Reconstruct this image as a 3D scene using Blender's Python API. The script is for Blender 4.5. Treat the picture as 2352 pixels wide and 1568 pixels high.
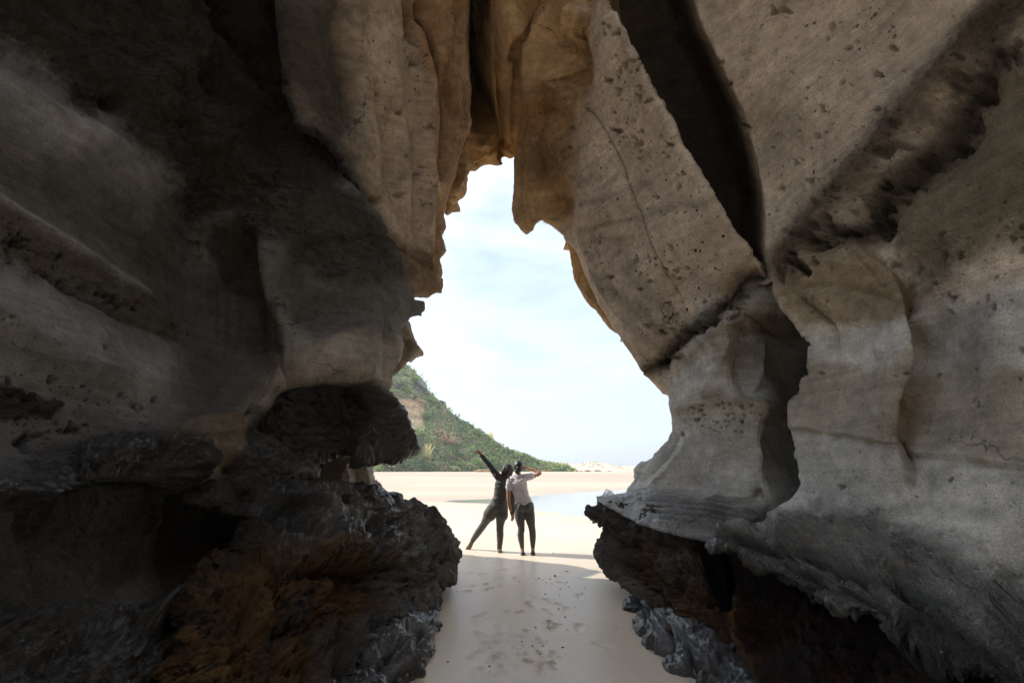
import bpy, bmesh, math, random
import numpy as np
from mathutils import Vector, Matrix
random.seed(7); RNG = np.random.default_rng(11)
for o in list(bpy.data.objects): bpy.data.objects.remove(o)
SC = bpy.context.scene; COL = SC.collection
PI = math.pi
# ------------------------------------------------------------------ camera
CAM_Z = 1.49; PITCH = math.radians(15.83)
cd = bpy.data.cameras.new('camera'); cam = bpy.data.objects.new('camera', cd); COL.objects.link(cam)
cam.location = (0, 0, CAM_Z); cam.rotation_euler = (PI/2 + PITCH, 0, 0)
cd.sensor_width = 36; cd.lens = 16; cd.clip_start = 0.02; cd.clip_end = 20000
SC.camera = cam
# ------------------------------------------------------------------ sky, sun, exposure
SUN_EL = math.radians(38); SUN_AZ = math.atan2(-1, 0.29)     # direction towards the sun in plan: (-1, .29)
w = bpy.data.worlds.new('World'); SC.world = w; w.use_nodes = True
wn = w.node_tree; wn.nodes.clear()
def N(nt, typ, **kw):
    n = nt.nodes.new(typ)
    for k, v in kw.items():
        if k in n.inputs.keys(): n.inputs[k].default_value = v
        else: setattr(n, k, v)
    return n
sky = N(wn, 'ShaderNodeTexSky'); sky.sky_type = 'NISHITA'; sky.sun_disc = False
sky.sun_elevation = SUN_EL; sky.sun_rotation = SUN_AZ; sky.air_density = 1.0; sky.dust_density = 1.5; sky.ozone_density = 1.0
tc = N(wn, 'ShaderNodeTexCoord')
mp = N(wn, 'ShaderNodeMapping'); mp.inputs['Scale'].default_value = (1.0, 1.0, 3.2); mp.inputs['Rotation'].default_value = (0.12, 0.2, 0.4)
cn = N(wn, 'ShaderNodeTexNoise', Scale=2.6, Detail=9.0, Roughness=0.58, Distortion=0.5)
cr = N(wn, 'ShaderNodeMapRange'); cr.inputs['From Min'].default_value = 0.30; cr.inputs['From Max'].default_value = 0.66
cr.inputs['To Min'].default_value = 0.30; cr.inputs['To Max'].default_value = 0.95
cm = N(wn, 'ShaderNodeMix'); cm.data_type = 'RGBA'; cm.inputs['B'].default_value = (1, 1, 1, 1)
CLOUD = 5.8
cm.inputs[7].default_value = (CLOUD*0.76, CLOUD*0.885, CLOUD*1.0, 1)
bgn = N(wn, 'ShaderNodeBackground'); bgn.inputs['Strength'].default_value = 0.085
wo = N(wn, 'ShaderNodeOutputWorld')
L = wn.links.new
vd = N(wn, 'ShaderNodeVectorMath', operation='DOT_PRODUCT'); vd.inputs[1].default_value = (-.757, .2195, .6157); L(tc.outputs['Generated'], vd.inputs[0])
vp = N(wn, 'ShaderNodeMath', operation='POWER'); vm = N(wn, 'ShaderNodeMath', operation='MAXIMUM'); vm.inputs[1].default_value = 0.0; L(vd.outputs['Value'], vm.inputs[0]); L(vm.outputs[0], vp.inputs[0]); vp.inputs[1].default_value = 3.0
va = N(wn, 'ShaderNodeMath', operation='MULTIPLY_ADD'); L(vp.outputs[0], va.inputs[0]); va.inputs[1].default_value = 1.6; va.inputs[2].default_value = 1.0
vs = N(wn, 'ShaderNodeVectorMath', operation='SCALE'); vs.inputs[0].default_value = (CLOUD*0.735, CLOUD*0.845, CLOUD*0.97); L(va.outputs[0], vs.inputs['Scale']); L(vs.outputs[0], cm.inputs[7])
L(tc.outputs['Generated'], mp.inputs['Vector']); L(mp.outputs[0], cn.inputs['Vector']); L(cn.outputs['Fac'], cr.inputs['Value'])
L(cr.outputs[0], cm.inputs[0]); L(sky.outputs[0], cm.inputs[6]); L(cm.outputs[2], bgn.inputs['Color']); L(bgn.outputs[0], wo.inputs[0])
sd = bpy.data.lights.new('sun', 'SUN'); sd.energy = 2.0; sd.angle = math.radians(0.55); sd.color = (1.0, 0.95, 0.87)
sun = bpy.data.objects.new('sun', sd); COL.objects.link(sun)
SDIR = Vector((-1*math.cos(SUN_EL)/math.hypot(1, .29), .29*math.cos(SUN_EL)/math.hypot(1, .29), math.sin(SUN_EL)))
sun.rotation_euler = (-SDIR).to_track_quat('-Z', 'Y').to_euler(); sun.location = SDIR*60
SC.view_settings.view_transform = 'Standard'; SC.view_settings.look = 'None'
SC.view_settings.exposure = 1.5; SC.view_settings.gamma = 1.0
SC.render.engine = 'CYCLES'
cy = SC.cycles; cy.max_bounces = 10; cy.diffuse_bounces = 5; cy.adaptive_threshold = .015; cy.glossy_bounces = 3; cy.use_denoising = True
cy.sample_clamp_indirect = 6.0
# ------------------------------------------------------------------ helpers
CP, SP = math.cos(PITCH), math.sin(PITCH)
F = 1045.3; CU, CV = 1176.0, 784.0
def world(u, v, Y):
    """photograph direction (u, v on a 2352 x 1568 sheet) at a forward distance Y in metres -> place in the scene"""
    a = (np.asarray(u, float)-CU)/F; b = (CV-np.asarray(v, float))/F
    yd = CP - b*SP; zd = SP + b*CP; Y = np.asarray(Y, float)
    return np.stack([a/yd*Y, Y+0*a, CAM_Z + zd/yd*Y], -1)
_perm = np.random.default_rng(5).permutation(256); _perm = np.concatenate([_perm, _perm, _perm])
_grad = np.random.default_rng(6).normal(size=(256, 3)); _grad /= np.linalg.norm(_grad, axis=1)[:, None]
def pn(P):
    """gradient noise, about -1..1, at points P (..., 3)"""
    sh = P.shape[:-1]; P = P.reshape(-1, 3)
    I = np.floor(P).astype(np.int64); f = P - I; I &= 255
    t = f*f*f*(f*(f*6-15)+10)
    out = 0
    for dx in (0, 1):
        wx = t[:, 0] if dx else 1-t[:, 0]
        px_ = _perm[(I[:, 0]+dx) & 255]
        for dy in (0, 1):
            wy = t[:, 1] if dy else 1-t[:, 1]
            py_ = _perm[px_ + ((I[:, 1]+dy) & 255)]
            for dz in (0, 1):
                wz = t[:, 2] if dz else 1-t[:, 2]
                g = _grad[_perm[py_ + ((I[:, 2]+dz) & 255)]]
                out = out + wx*wy*wz*(g[:, 0]*(f[:, 0]-dx)+g[:, 1]*(f[:, 1]-dy)+g[:, 2]*(f[:, 2]-dz))
    return (out*1.5).reshape(sh)
def fbm(P, oct=4, lac=2.1, gain=0.5, ridge=False):
    s = 0; a = 1.0; n = 0; P = P.copy()
    for i in range(oct):
        q = pn(P + 17.3*i)
        if ridge: q = 1-2*np.abs(q)
        s = s + a*q; n += a; a *= gain; P = P*lac
    return s/n
def worley(P, seed=0):
    """distance to the nearest of one random point per unit cell"""
    I = np.floor(P).astype(np.int64); f = P-I; best = np.full(len(P), 9.0)
    for dx in (-1, 0, 1):
        for dy in (-1, 0, 1):
            for dz in (-1, 0, 1):
                h = _perm[_perm[_perm[(I[:, 0]+dx+seed) & 255]+((I[:, 1]+dy) & 255)]+((I[:, 2]+dz) & 255)]
                g = _grad[h]*.5+.5; d = (f[:, 0]-dx-g[:, 0])**2+(f[:, 1]-dy-g[:, 1])**2+(f[:, 2]-dz-g[:, 2])**2
                np.minimum(best, d, out=best)
    return np.sqrt(best)
def P3(u, v, s, z=0.0):
    return np.stack([u*s, v*s, np.full(np.shape(u), z, float)], -1)
def mesh_np(name, V, Q, mat=None, smooth=True, parent=None):
    """V (n,3), Q (m,3|4) faces -> ONE linked mesh object"""
    Q = np.asarray(Q); k = Q.shape[1]
    me = bpy.data.meshes.new(name)
    me.vertices.add(len(V)); me.vertices.foreach_set('co', np.asarray(V, np.float32).ravel())
    me.loops.add(Q.size); me.loops.foreach_set('vertex_index', Q.astype(np.int32).ravel())
    me.polygons.add(len(Q)); me.polygons.foreach_set('loop_start', (np.arange(len(Q))*k).astype(np.int32))
    me.polygons.foreach_set('loop_total', np.full(len(Q), k, np.int32))
    me.polygons.foreach_set('use_smooth', np.full(len(Q), smooth))
    me.update(calc_edges=True); me.validate()
    o = bpy.data.objects.new(name, me); COL.objects.link(o)
    if mat: me.materials.append(mat)
    if parent: o.parent = parent
    return o
def attr_f(o, name, vals):
    a = o.data.attributes.new(name, 'FLOAT', 'POINT'); a.data.foreach_set('value', np.asarray(vals, np.float32).ravel())
def attr_c(o, name, rgb):
    rgb = np.asarray(rgb, np.float32); rgba = np.concatenate([rgb, np.ones((len(rgb), 1), np.float32)], 1)
    a = o.data.attributes.new(name, 'FLOAT_COLOR', 'POINT'); a.data.foreach_set('color', rgba.ravel())
def grid_faces(nv, nu, off=0):
    i = np.arange(nv*nu).reshape(nv, nu)+off
    return np.stack([i[:-1, :-1], i[1:, :-1], i[1:, 1:], i[:-1, 1:]], -1).reshape(-1, 4)
def tag(o, label=None, cat=None, group=None, kind=None):
    for k, v in (('label', label), ('category', cat), ('group', group), ('kind', kind)):
        if v: o[k] = v
    return o
def new_mat(name):
    m = bpy.data.materials.new(name); m.use_nodes = True; nt = m.node_tree
    return m, nt, nt.nodes['Principled BSDF'], nt.links.new
def math_n(nt, op, a, b=None, clamp=False):
    n = nt.nodes.new('ShaderNodeMath'); n.operation = op; n.use_clamp = clamp
    for i, x in enumerate((a, b)):
        if x is None: continue
        if isinstance(x, (int, float)): n.inputs[i].default_value = x
        else: nt.links.new(x, n.inputs[i])
    return n.outputs[0]
def maprange(nt, x, a, b, c, d):
    n = nt.nodes.new('ShaderNodeMapRange'); nt.links.new(x, n.inputs[0])
    for i, q in enumerate((a, b, c, d)): n.inputs[i+1].default_value = q
    return n.outputs[0]
def mixc(nt, fac, a, b, mode='MIX'):
    n = nt.nodes.new('ShaderNodeMix'); n.data_type = 'RGBA'; n.blend_type = mode
    for idx, x in ((0, fac), (6, a), (7, b)):
        if isinstance(x, (int, float)): n.inputs[idx].default_value = x
        elif isinstance(x, tuple): n.inputs[idx].default_value = (*x, 1)
        else: nt.links.new(x, n.inputs[idx])
    return n.outputs[2]
def noise(nt, vec, scale, detail=6.0, rough=0.55, dist=0.0):
    n = nt.nodes.new('ShaderNodeTexNoise'); n.inputs['Scale'].default_value = scale; n.inputs['Detail'].default_value = detail
    n.inputs['Roughness'].default_value = rough; n.inputs['Distortion'].default_value = dist
    nt.links.new(vec, n.inputs['Vector']); return n.outputs['Fac']
def attr(nt, name, out='Fac'):
    n = nt.nodes.new('ShaderNodeAttribute'); n.attribute_name = name; return n.outputs[out]
# ------------------------------------------------------------------ rock material
def rock_material():
    m, nt, bs, L = new_mat('sea_cave_rock')
    t = nt.nodes.new('ShaderNodeTexCoord').outputs['Object']
    col = attr(nt, 'rock_colour', 'Color'); wet = attr(nt, 'wet'); grit = attr(nt, 'grit'); pit = attr(nt, 'pitted')
    n1 = noise(nt, t, 1.7, 5, .6, .4); n2 = noise(nt, t, 9, 5, .64); n3 = noise(nt, t, 85, 3, .7)
    c = mixc(nt, 1.0, col, maprange(nt, n1, .3, .7, .72, 1.25), 'MULTIPLY')
    c = mixc(nt, 1.0, c, maprange(nt, n2, .3, .7, .76, 1.22), 'MULTIPLY')
    c = mixc(nt, 1.0, c, maprange(nt, n3, .3, .7, .72, 1.26), 'MULTIPLY')
    mpz = nt.nodes.new('ShaderNodeMapping'); mpz.inputs['Scale'].default_value = (.6, .6, 9.0); mpz.inputs['Rotation'].default_value = (.06, .10, 0); L(t, mpz.inputs[0])
    n4 = noise(nt, mpz.outputs[0], 1.6, 4, .6, .5); c = mixc(nt, 1.0, c, maprange(nt, n4, .3, .7, .84, 1.12), 'MULTIPLY')
    # dark specks painted in as the shade inside small pits
    def spots(scale, pw, k, lo):
        vo = nt.nodes.new('ShaderNodeTexVoronoi'); vo.inputs['Scale'].default_value = scale; L(t, vo.inputs['Vector']); rnd = nt.nodes.new('ShaderNodeSeparateColor'); L(vo.outputs['Color'], rnd.inputs[0])
        size = math_n(nt, 'MULTIPLY', math_n(nt, 'POWER', rnd.outputs[0], pw), k); return maprange(nt, math_n(nt, 'SUBTRACT', size, vo.outputs['Distance']), lo, .05, 0, 1)
    dens = maprange(nt, noise(nt, t, 2.4, 4, .6), .42, .58, .12, 1)
    hole = math_n(nt, 'MAXIMUM', spots(19, 6.0, .42, -.01), spots(47, 5.0, .36, -.02)); hole = math_n(nt, 'MULTIPLY', math_n(nt, 'MULTIPLY', hole, dens), pit, True)
    c = mixc(nt, math_n(nt, 'MULTIPLY', hole, .9), c, (.010, .009, .008))
    vc = nt.nodes.new('ShaderNodeTexVoronoi'); vc.feature = 'DISTANCE_TO_EDGE'; vc.inputs['Scale'].default_value = .75
    wv = nt.nodes.new('ShaderNodeVectorMath'); wv.operation = 'ADD'; nz_ = nt.nodes.new('ShaderNodeTexNoise'); nz_.inputs['Scale'].default_value = 1.6; nz_.inputs['Detail'].default_value = 7; L(t, nz_.inputs['Vector'])
    sc3 = nt.nodes.new('ShaderNodeVectorMath'); sc3.operation = 'SCALE'; sc3.inputs['Scale'].default_value = .9; L(nz_.outputs['Color'], sc3.inputs[0]); L(t, wv.inputs[0]); L(sc3.outputs[0], wv.inputs[1]); L(wv.outputs[0], vc.inputs['Vector'])
    crack = math_n(nt, 'MULTIPLY', maprange(nt, vc.outputs['Distance'], .0, .007, 1, 0), maprange(nt, noise(nt, t, .8, 3, .5), .5, .62, 0, .8), True)
    c = mixc(nt, crack, c, (.02, .017, .014))
    shell_glint = math_n(nt, 'MULTIPLY', math_n(nt, 'MULTIPLY', spots(52, 6.0, .40, .0), maprange(nt, noise(nt, t, 3.1, 3, .6), .44, .58, 0, 1)), math_n(nt, 'MULTIPLY', maprange(nt, grit, .9, 1.3, 0, 1), maprange(nt, wet, .1, .3, 0, 1)), True)
    c = mixc(nt, shell_glint, c, (.48, .48, .46))  # pale specks: snail shells and painted wet glints
    hole = math_n(nt, 'SUBTRACT', math_n(nt, 'ADD', hole, math_n(nt, 'MULTIPLY', crack, .6)), math_n(nt, 'MULTIPLY', shell_glint, .6))
    L(c, bs.inputs['Base Color'])
    r = math_n(nt, 'SUBTRACT', .92, math_n(nt, 'MULTIPLY', wet, .66)); 
    r2 = math_n(nt, 'ADD', r, math_n(nt, 'MULTIPLY', math_n(nt, 'SUBTRACT', n2, .5), .25), True)
    L(r2, bs.inputs['Roughness'])
    L(maprange(nt, wet, 0, 1, .2, 1.0), bs.inputs['Specular IOR Level'])
    L(math_n(nt, 'MULTIPLY', wet, .7), bs.inputs['Coat Weight']); bs.inputs['Coat Roughness'].default_value = .16
    h = math_n(nt, 'ADD', math_n(nt, 'MULTIPLY', noise(nt, t, 26, 5, .72), 1.3), math_n(nt, 'MULTIPLY', n3, .5))
    h = math_n(nt, 'MULTIPLY', h, math_n(nt, 'ADD', math_n(nt, 'MULTIPLY', grit, 2.1), .30)); h = math_n(nt, 'ADD', h, math_n(nt, 'MULTIPLY', n4, .35))
    h = math_n(nt, 'SUBTRACT', h, math_n(nt, 'MULTIPLY', hole, .8))
    b = nt.nodes.new('ShaderNodeBump'); b.inputs['Strength'].default_value = .95; b.inputs['Distance'].default_value = .022
    L(h, b.inputs['Height']); L(b.outputs[0], bs.inputs['Normal'])
    return m
ROCK = rock_material()
# ------------------------------------------------------------------ rock sculpting kit
GS = 2.3
def seg_dist(U, V, pts, closed=False):
    """distance to a polyline, side (+ right of travel on the sheet), position 0..1 along it, segment values"""
    pts = np.asarray(pts, float); n = len(pts); idx = range(n if closed else n-1)
    best = np.full(U.shape, 1e18); side = np.zeros(U.shape); tt = np.zeros(U.shape); ex = np.zeros(U.shape)
    seglen = [np.hypot(*(pts[(i+1) % n, :2]-pts[i, :2])) for i in idx]; tot = sum(seglen) or 1; acc = 0
    for k, i in enumerate(idx):
        a = pts[i]; b = pts[(i+1) % n]; d = b[:2]-a[:2]; l2 = d @ d or 1e-9
        t = np.clip(((U-a[0])*d[0]+(V-a[1])*d[1])/l2, 0, 1)
        q = (U-a[0]-t*d[0])**2+(V-a[1]-t*d[1])**2
        s = d[0]*(V-a[1])-d[1]*(U-a[0])
        m = q < best
        best[m] = q[m]; side[m] = np.sign(s[m]); tt[m] = (acc+t[m]*seglen[k])/tot
        if pts.shape[1] > 2: ex[m] = (a[2]+(b[2]-a[2])*t)[m]
        acc += seglen[k]
    return np.sqrt(best), side, tt, ex
def inside(U, V, pts):
    pts = np.asarray(pts, float); r = np.zeros(U.shape, bool); n = len(pts)
    for i in range(n):
        x0, y0 = pts[i, :2]; x1, y1 = pts[(i+1) % n, :2]
        if y0 == y1: continue
        c = ((y0 > V) != (y1 > V)) & (U < (x1-x0)*(V-y0)/(y1-y0)+x0)
        r ^= c
    return r
def tps(ctrl, U, V, smooth=1e-4):
    c = np.asarray(ctrl, float); X = c[:, :2]/1000; y = np.log(c[:, 2]); n = len(c)
    def phi(r2): return 0.5*r2*np.log(np.maximum(r2, 1e-12))
    K = phi(((X[:, None]-X[None])**2).sum(-1)) + smooth*np.eye(n)
    A = np.zeros((n+3, n+3)); A[:n, :n] = K; A[:n, n] = 1; A[:n, n+1:] = X; A[n, :n] = 1; A[n+1:, :n] = X.T
    wts = np.linalg.solve(A, np.concatenate([y, np.zeros(3)]))
    G = np.stack([U, V], -1)/1000; out = wts[n]+G[..., 0]*wts[n+1]+G[..., 1]*wts[n+2]
    for i in range(n): out = out + wts[i]*phi(((G-X[i])**2).sum(-1))
    return np.exp(out)
class Rock:
    def __init__(s, name, outline, ctrl, R=.12, edge=3.0, colour=(.25, .22, .18), rough=.5, step=GS, smooth=1e-4):
        s.name = name; s.gain = 1.0; s.softmin = 1e-3; pts = np.array([(p[0], p[1], p[2] if len(p) > 2 else R) for p in outline], float)
        u0, v0 = pts[:, 0].min()-4*step, pts[:, 1].min()-4*step; u1, v1 = pts[:, 0].max()+4*step, pts[:, 1].max()+4*step
        u = np.arange(u0, u1+step, step); v = np.arange(v0, v1+step, step); s.U, s.V = np.meshgrid(u, v)
        s.step = step
        cu = np.linspace(u0, u1+step, max(8, int((u1-u0)/14))); cv = np.linspace(v0, v1+step, max(8, int((v1-v0)/14)))
        # signed distance on the sheet, with an uneven edge
        d, _, _, ex = seg_dist(s.U, s.V, pts, True); ins = inside(s.U, s.V, pts)
        sd_ = np.where(ins, d, -d)
        e = fbm(P3(s.U, s.V, 1/38., len(name)*3.1), 4, 2.2, .62)
        s.S = sd_ + e*edge; s.Rm = np.maximum(ex, .01)
        CUg, CVg = np.meshgrid(cu, cv); Yc = tps(ctrl, CUg, CVg, smooth)
        s.Y = s.bil(Yc, cu, cv, s.U, s.V)
        s.D = np.zeros(s.U.shape); s.C = np.ones(s.U.shape+(3,))*np.array(colour); s.wet = np.zeros(s.U.shape); s.grit = np.full(s.U.shape, rough)
        s.pit = np.zeros(s.U.shape); s.fib = np.zeros(s.U.shape)
        s.nz = fbm(P3(s.U, s.V, 1/60., 9.7), 5, 2.2, .6); s.nf = fbm(P3(s.U, s.V, 1/14., 3.7), 3, 2.2, .6)
    @staticmethod
    def bil(Z, cu, cv, U, V):
        fu = (U-cu[0])/(cu[1]-cu[0]); fv = (V-cv[0])/(cv[1]-cv[0])
        i = np.clip(fu.astype(int), 0, len(cu)-2); j = np.clip(fv.astype(int), 0, len(cv)-2); a = np.clip(fu-i, 0, 1); b = np.clip(fv-j, 0, 1)
        return (Z[j, i]*(1-a)+Z[j, i+1]*a)*(1-b)+(Z[j+1, i]*(1-a)+Z[j+1, i+1]*a)*b
    def win(s, pts, m):
        p = np.asarray(pts, float); st = s.step
        a = int(max(0, (p[:, 0].min()-m-s.U[0, 0])//st)); b = int(max(a+1, (p[:, 0].max()+m-s.U[0, 0])//st+2))
        c = int(max(0, (p[:, 1].min()-m-s.V[0, 0])//st)); d = int(max(c+1, (p[:, 1].max()+m-s.V[0, 0])//st+2))
        return slice(c, d), slice(a, b)
    def line(s, pts, amp, wl, wr=None, taper=.12, p=1.0, wob=0.0):
        """ridge (+) or groove (-) in metres along a curve; wl / wr = falloff left / right of travel; a width of 0 makes a step there"""
        wr = wl if wr is None else wr; W = s.win(pts, 4.2*max(wl, wr)+wob*2); U, V = s.U[W], s.V[W]
        if U.size == 0: return
        if wob: U = U+s.nz[W]*wob; V = V+s.nf[W]*wob*.5
        d, sg, t, _ = seg_dist(U, V, pts)
        wd = np.where(sg > 0, max(wr, s.softmin), max(wl, s.softmin))
        k = np.exp(-(d/wd)**p)
        if taper: k = k*np.clip(np.minimum(t, 1-t)/taper, 0, 1)**.7
        s.D[W] += amp*k*s.gain
    def sink(s, pts, depth, wd, side=1, wob=0., p=1.3):
        """beyond a curve (side +1 = right of travel) the rock falls away by up to depth metres"""
        U, V = s.U, s.V
        if wob: U = U+s.nz*wob; V = V+s.nf*wob*.4
        d, sg, t, _ = seg_dist(U, V, pts); d = np.where((sg == side) & (t < .9999), d, 0)
        s.Y = s.Y+depth*(1-np.exp(-(d/wd)**p))
    def bump(s, u, v, ru, rv, amp, rot=0., p=2.0):
        r = max(ru, rv)*2.3; W = s.win([(u, v)], r)
        U, V = s.U[W]-u, s.V[W]-v
        if U.size == 0: return
        c, q = math.cos(math.radians(rot)), math.sin(math.radians(rot))
        x = (U*c+V*q)/ru; y = (-U*q+V*c)/rv
        s.D[W] += amp*s.gain*np.exp(-(x*x+y*y)**(p/2))
    def pits(s, poly, n, rmin, rmax, depth=1.2, seed=1, elong=1.0, power=3, tint=.0):
        r = np.random.default_rng(seed); poly = np.asarray(poly, float)
        lo, hi = poly.min(0), poly.max(0); k = 0; tries = 0
        while k < n and tries < n*12:
            tries += 1
            u, v = r.uniform(lo[0], hi[0]), r.uniform(lo[1], hi[1])
            if not inside(np.array([u]), np.array([v]), poly)[0]: continue
            if pn(np.array([[u/70., v/70., seed*1.7]]))[0]+.6*pn(np.array([[u/24., v/24., seed*.7]]))[0] < r.uniform(-.45, .5): continue
            k += 1
            R = rmin+(rmax*1.25-rmin)*r.random()**(power+2); W = s.win([(u, v)], 2.2*R*elong); U = s.U[W]-u; V = s.V[W]-v
            if U.size == 0: continue
            th = r.uniform(-.6, .6); x = U*math.cos(th)+V*math.sin(th); y = -U*math.sin(th)+V*math.cos(th)
            e = r.uniform(.7, 1.5)*elong; tri = .35*r.random()
            q = np.sqrt((x/e)**2+(y*e)**2)*(1+tri*np.cos(3*np.arctan2(y, x)+r.uniform(0, 6)))/R
            f = np.clip(1.2-q, 0, 1)**.6
            yy = float(np.mean(s.Y[W])); s.D[W] -= depth*R*yy/F*f
            if tint: s.C[W] *= (1-tint*np.clip(f*1.3, 0, 1))[..., None]  # darker colour paints the shade inside each pit
    def paint(s, u, v, ru, rv, col, k=1.0, rot=0., nz=.6, wet=None, grit=None, pit=None, fib=None, p=2.0):
        r = max(ru, rv)*2.4; W = s.win([(u, v)], r); U, V = s.U[W]-u, s.V[W]-v
        if U.size == 0: return
        c, q = math.cos(math.radians(rot)), math.sin(math.radians(rot))
        x = (U*c+V*q)/ru; y = (-U*q+V*c)/rv
        d = np.sqrt(x*x+y*y)+nz*(s.nz[W]+.5*s.nf[W]); m = k*np.exp(-np.maximum(d, 0)**p)
        s._mix(W, m, col, wet, grit, pit, fib)
    def _mix(s, W, m, col, wet, grit, pit, fib):
        if col is not None: s.C[W] += m[..., None]*(np.array(col)-s.C[W])
        if wet is not None: s.wet[W] += m*(wet-s.wet[W])
        if grit is not None: s.grit[W] += m*(grit-s.grit[W])
        if pit is not None: s.pit[W] += m*(pit-s.pit[W])
        if fib is not None: s.fib[W] += m*(fib-s.fib[W])
    def paintline(s, pts, wd, col, k=1.0, nz=.6, wet=None, grit=None, pit=None, fib=None, p=2.0):
        W = s.win(pts, wd*2.5); U, V = s.U[W], s.V[W]
        if U.size == 0: return
        d, _, t, _ = seg_dist(U, V, pts); d = d/wd+nz*(s.nz[W]+.6*s.nf[W]); m = k*np.exp(-np.maximum(d, 0)**p)
        s._mix(W, m, col, wet, grit, pit, fib)
    def paintpoly(s, poly, col, soft=25., k=1.0, nz=30., wet=None, grit=None, pit=None, fib=None):
        W = s.win(poly, soft*2+nz); U, V = s.U[W], s.V[W]
        if U.size == 0: return
        d, _, _, _ = seg_dist(U, V, poly, True); d = np.where(inside(U, V, poly), d, -d)+nz*(s.nz[W]+.4*s.nf[W])
        m = k*np.clip(d/soft+.5, 0, 1); s._mix(W, m, col, wet, grit, pit, fib)
    def build(s, back=1.6, big=.05, mid=.018, seal=8.7, strata=0.0, scallop=1.0):
        keep = s.S > 0; cell = keep[:-1, :-1] | keep[1:, :-1] | keep[1:, 1:] | keep[:-1, 1:]
        use = np.zeros(s.U.shape, bool)
        for a, b in ((slice(0, -1), slice(0, -1)), (slice(1, None), slice(0, -1)), (slice(1, None), slice(1, None)), (slice(0, -1), slice(1, None))): use[a, b] |= cell
        gv, gu = np.gradient(s.S, s.step); g2 = gu*gu+gv*gv+1e-6
        out = use & ~keep; mv = np.where(out, np.clip(-s.S/g2, -3*s.step, 3*s.step), 0)
        mv = np.where(np.abs(mv) > 2.5*s.step, np.sign(mv)*2.5*s.step, mv)
        U = s.U+gu*mv; V = s.V+gv*mv; Sn = np.maximum(s.S, 0); Sn[out] = 0
        # rounded lip at the edge
        dm = Sn*s.Y/F; q = np.clip(1-dm/s.Rm, 0, 1); Y = s.Y+s.Rm*(1-np.sqrt(np.maximum(1-q*q, 0)))
        P = world(U, V, Y)
        du = np.gradient(P, axis=1); dv = np.gradient(P, axis=0); n = np.cross(dv, du); n /= np.linalg.norm(n, axis=-1)[..., None]+1e-9
        wq = P*1.25+3; wq = wq+.35*pn(P*.9)[..., None]; sc_ = 1-2*np.abs(pn(wq)); sc2 = 1-2*np.abs(pn(wq*2.3+9))
        d = s.D+big*(.6*fbm(P*1.15+3, 3)+scallop*(.75*sc_+.42*sc2))+mid*fbm(P*5.+7, 3)*(.35+s.grit)
        g = np.clip(s.grit, 0, 2.)
        m = use & (g > .12)
        fine = np.zeros(d.shape); Pm = P[m]
        gm = g[m]
        fine[m] = gm*(.020*fbm(Pm*13, 3, 2.2, .65, True)+.012*fbm(Pm*42, 2, 2.0, .7))
        m2 = use & (g > .75)
        if m2.any():
            q = P[m2]; q = q+.03*np.stack([pn(q*9), pn(q*9+5), pn(q*9+11)], -1); gg = np.clip(g[m2]-.75, 0, 1.2)
            fine[m2] += gg*(.12*(.5-worley(q*np.array([3.4, 3.4, 5.]), 3))+.085*(.55-worley(q*np.array([7., 7., 11.])))+.05*(.5-worley(q*np.array([17., 17., 26.]), 7))+.022*(.5-worley(q*np.array([38., 38., 50.]), 13))+.05*fbm(q*4.5, 2, 2.1, .65, True))
        if strata: fine += strata*np.clip(s.grit, .1, 1)*fbm(P*np.array([1.2, 1.2, 24.]), 3)
        mf = use & (s.fib > .05)
        if mf.any():
            Pf = P[mf]; wv = fbm(Pf*3, 2)[:, None]*.12
            f = fbm((Pf+wv)*np.array([24., 24., 13.]), 3, 2.2, .7, True); fine[mf] += s.fib[mf]*.006*f
            tone = np.clip((f-.16+.75*fbm(Pf*2.6, 3))/.38, 0, 1); tone = tone*tone*(3-2*tone)*1.3; s.C[mf] = s.C[mf]*(1+s.fib[mf]*(tone-1))[:, None]+(s.fib[mf]*np.clip(1-tone, 0, 1)*.045)[:, None]
        d = d+fine; P = P+n*d[..., None]
        s.P = P
        # faces and skirt that carries the edge back into the rock
        ids = np.full(s.U.shape, -1); ids[use] = np.arange(use.sum())
        jj, ii = np.nonzero(cell)
        Q = np.stack([ids[jj, ii], ids[jj+1, ii], ids[jj+1, ii+1], ids[jj, ii+1]], -1)
        Vt = P[use]; C = s.C[use]; wet = s.wet[use]; grit = s.grit[use]; pit = s.pit[use]
        e = np.concatenate([Q[:, [0, 1]], Q[:, [1, 2]], Q[:, [2, 3]], Q[:, [3, 0]]]); key = np.sort(e, 1); kk = key[:, 0]*10**7+key[:, 1]
        _, inv, cnt = np.unique(kk, return_inverse=True, return_counts=True); be = e[cnt[inv] == 1]
        bv = np.unique(be); mp_ = np.full(len(Vt), -1); mp_[bv] = np.arange(len(bv)); nb = len(bv); base = len(Vt)
        Ub, Vb, Yb = U[use][bv], V[use][bv], P[..., 1][use][bv]; gub, gvb = gu[use][bv], gv[use][bv]; gl = np.hypot(gub, gvb)+1e-6
        dirb = Vt[bv]-np.array([0, 0, CAM_Z]); 
        rings = []
        for ins_, dy in ((4, .07), (14, .3), (34, back)):
            Pr = world(Ub+gub/gl*ins_, Vb+gvb/gl*ins_, Yb+dy); rings.append(Pr+.05*pn(Pr*3)[:, None]*(dy > .2))
        faces = [Q]; prev = bv[mp_[be]] if False else be
        prevA, prevB = be[:, 0], be[:, 1]
        for r in range(len(rings)):
            A = base+r*nb+mp_[be[:, 0]]; B = base+r*nb+mp_[be[:, 1]]
            faces.append(np.stack([prevB, prevA, A, B], -1)); prevA, prevB = A, B
        V_all = np.concatenate([Vt]+rings); k = len(rings)
        o = mesh_np(s.name, V_all, np.concatenate(faces), ROCK)
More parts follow.
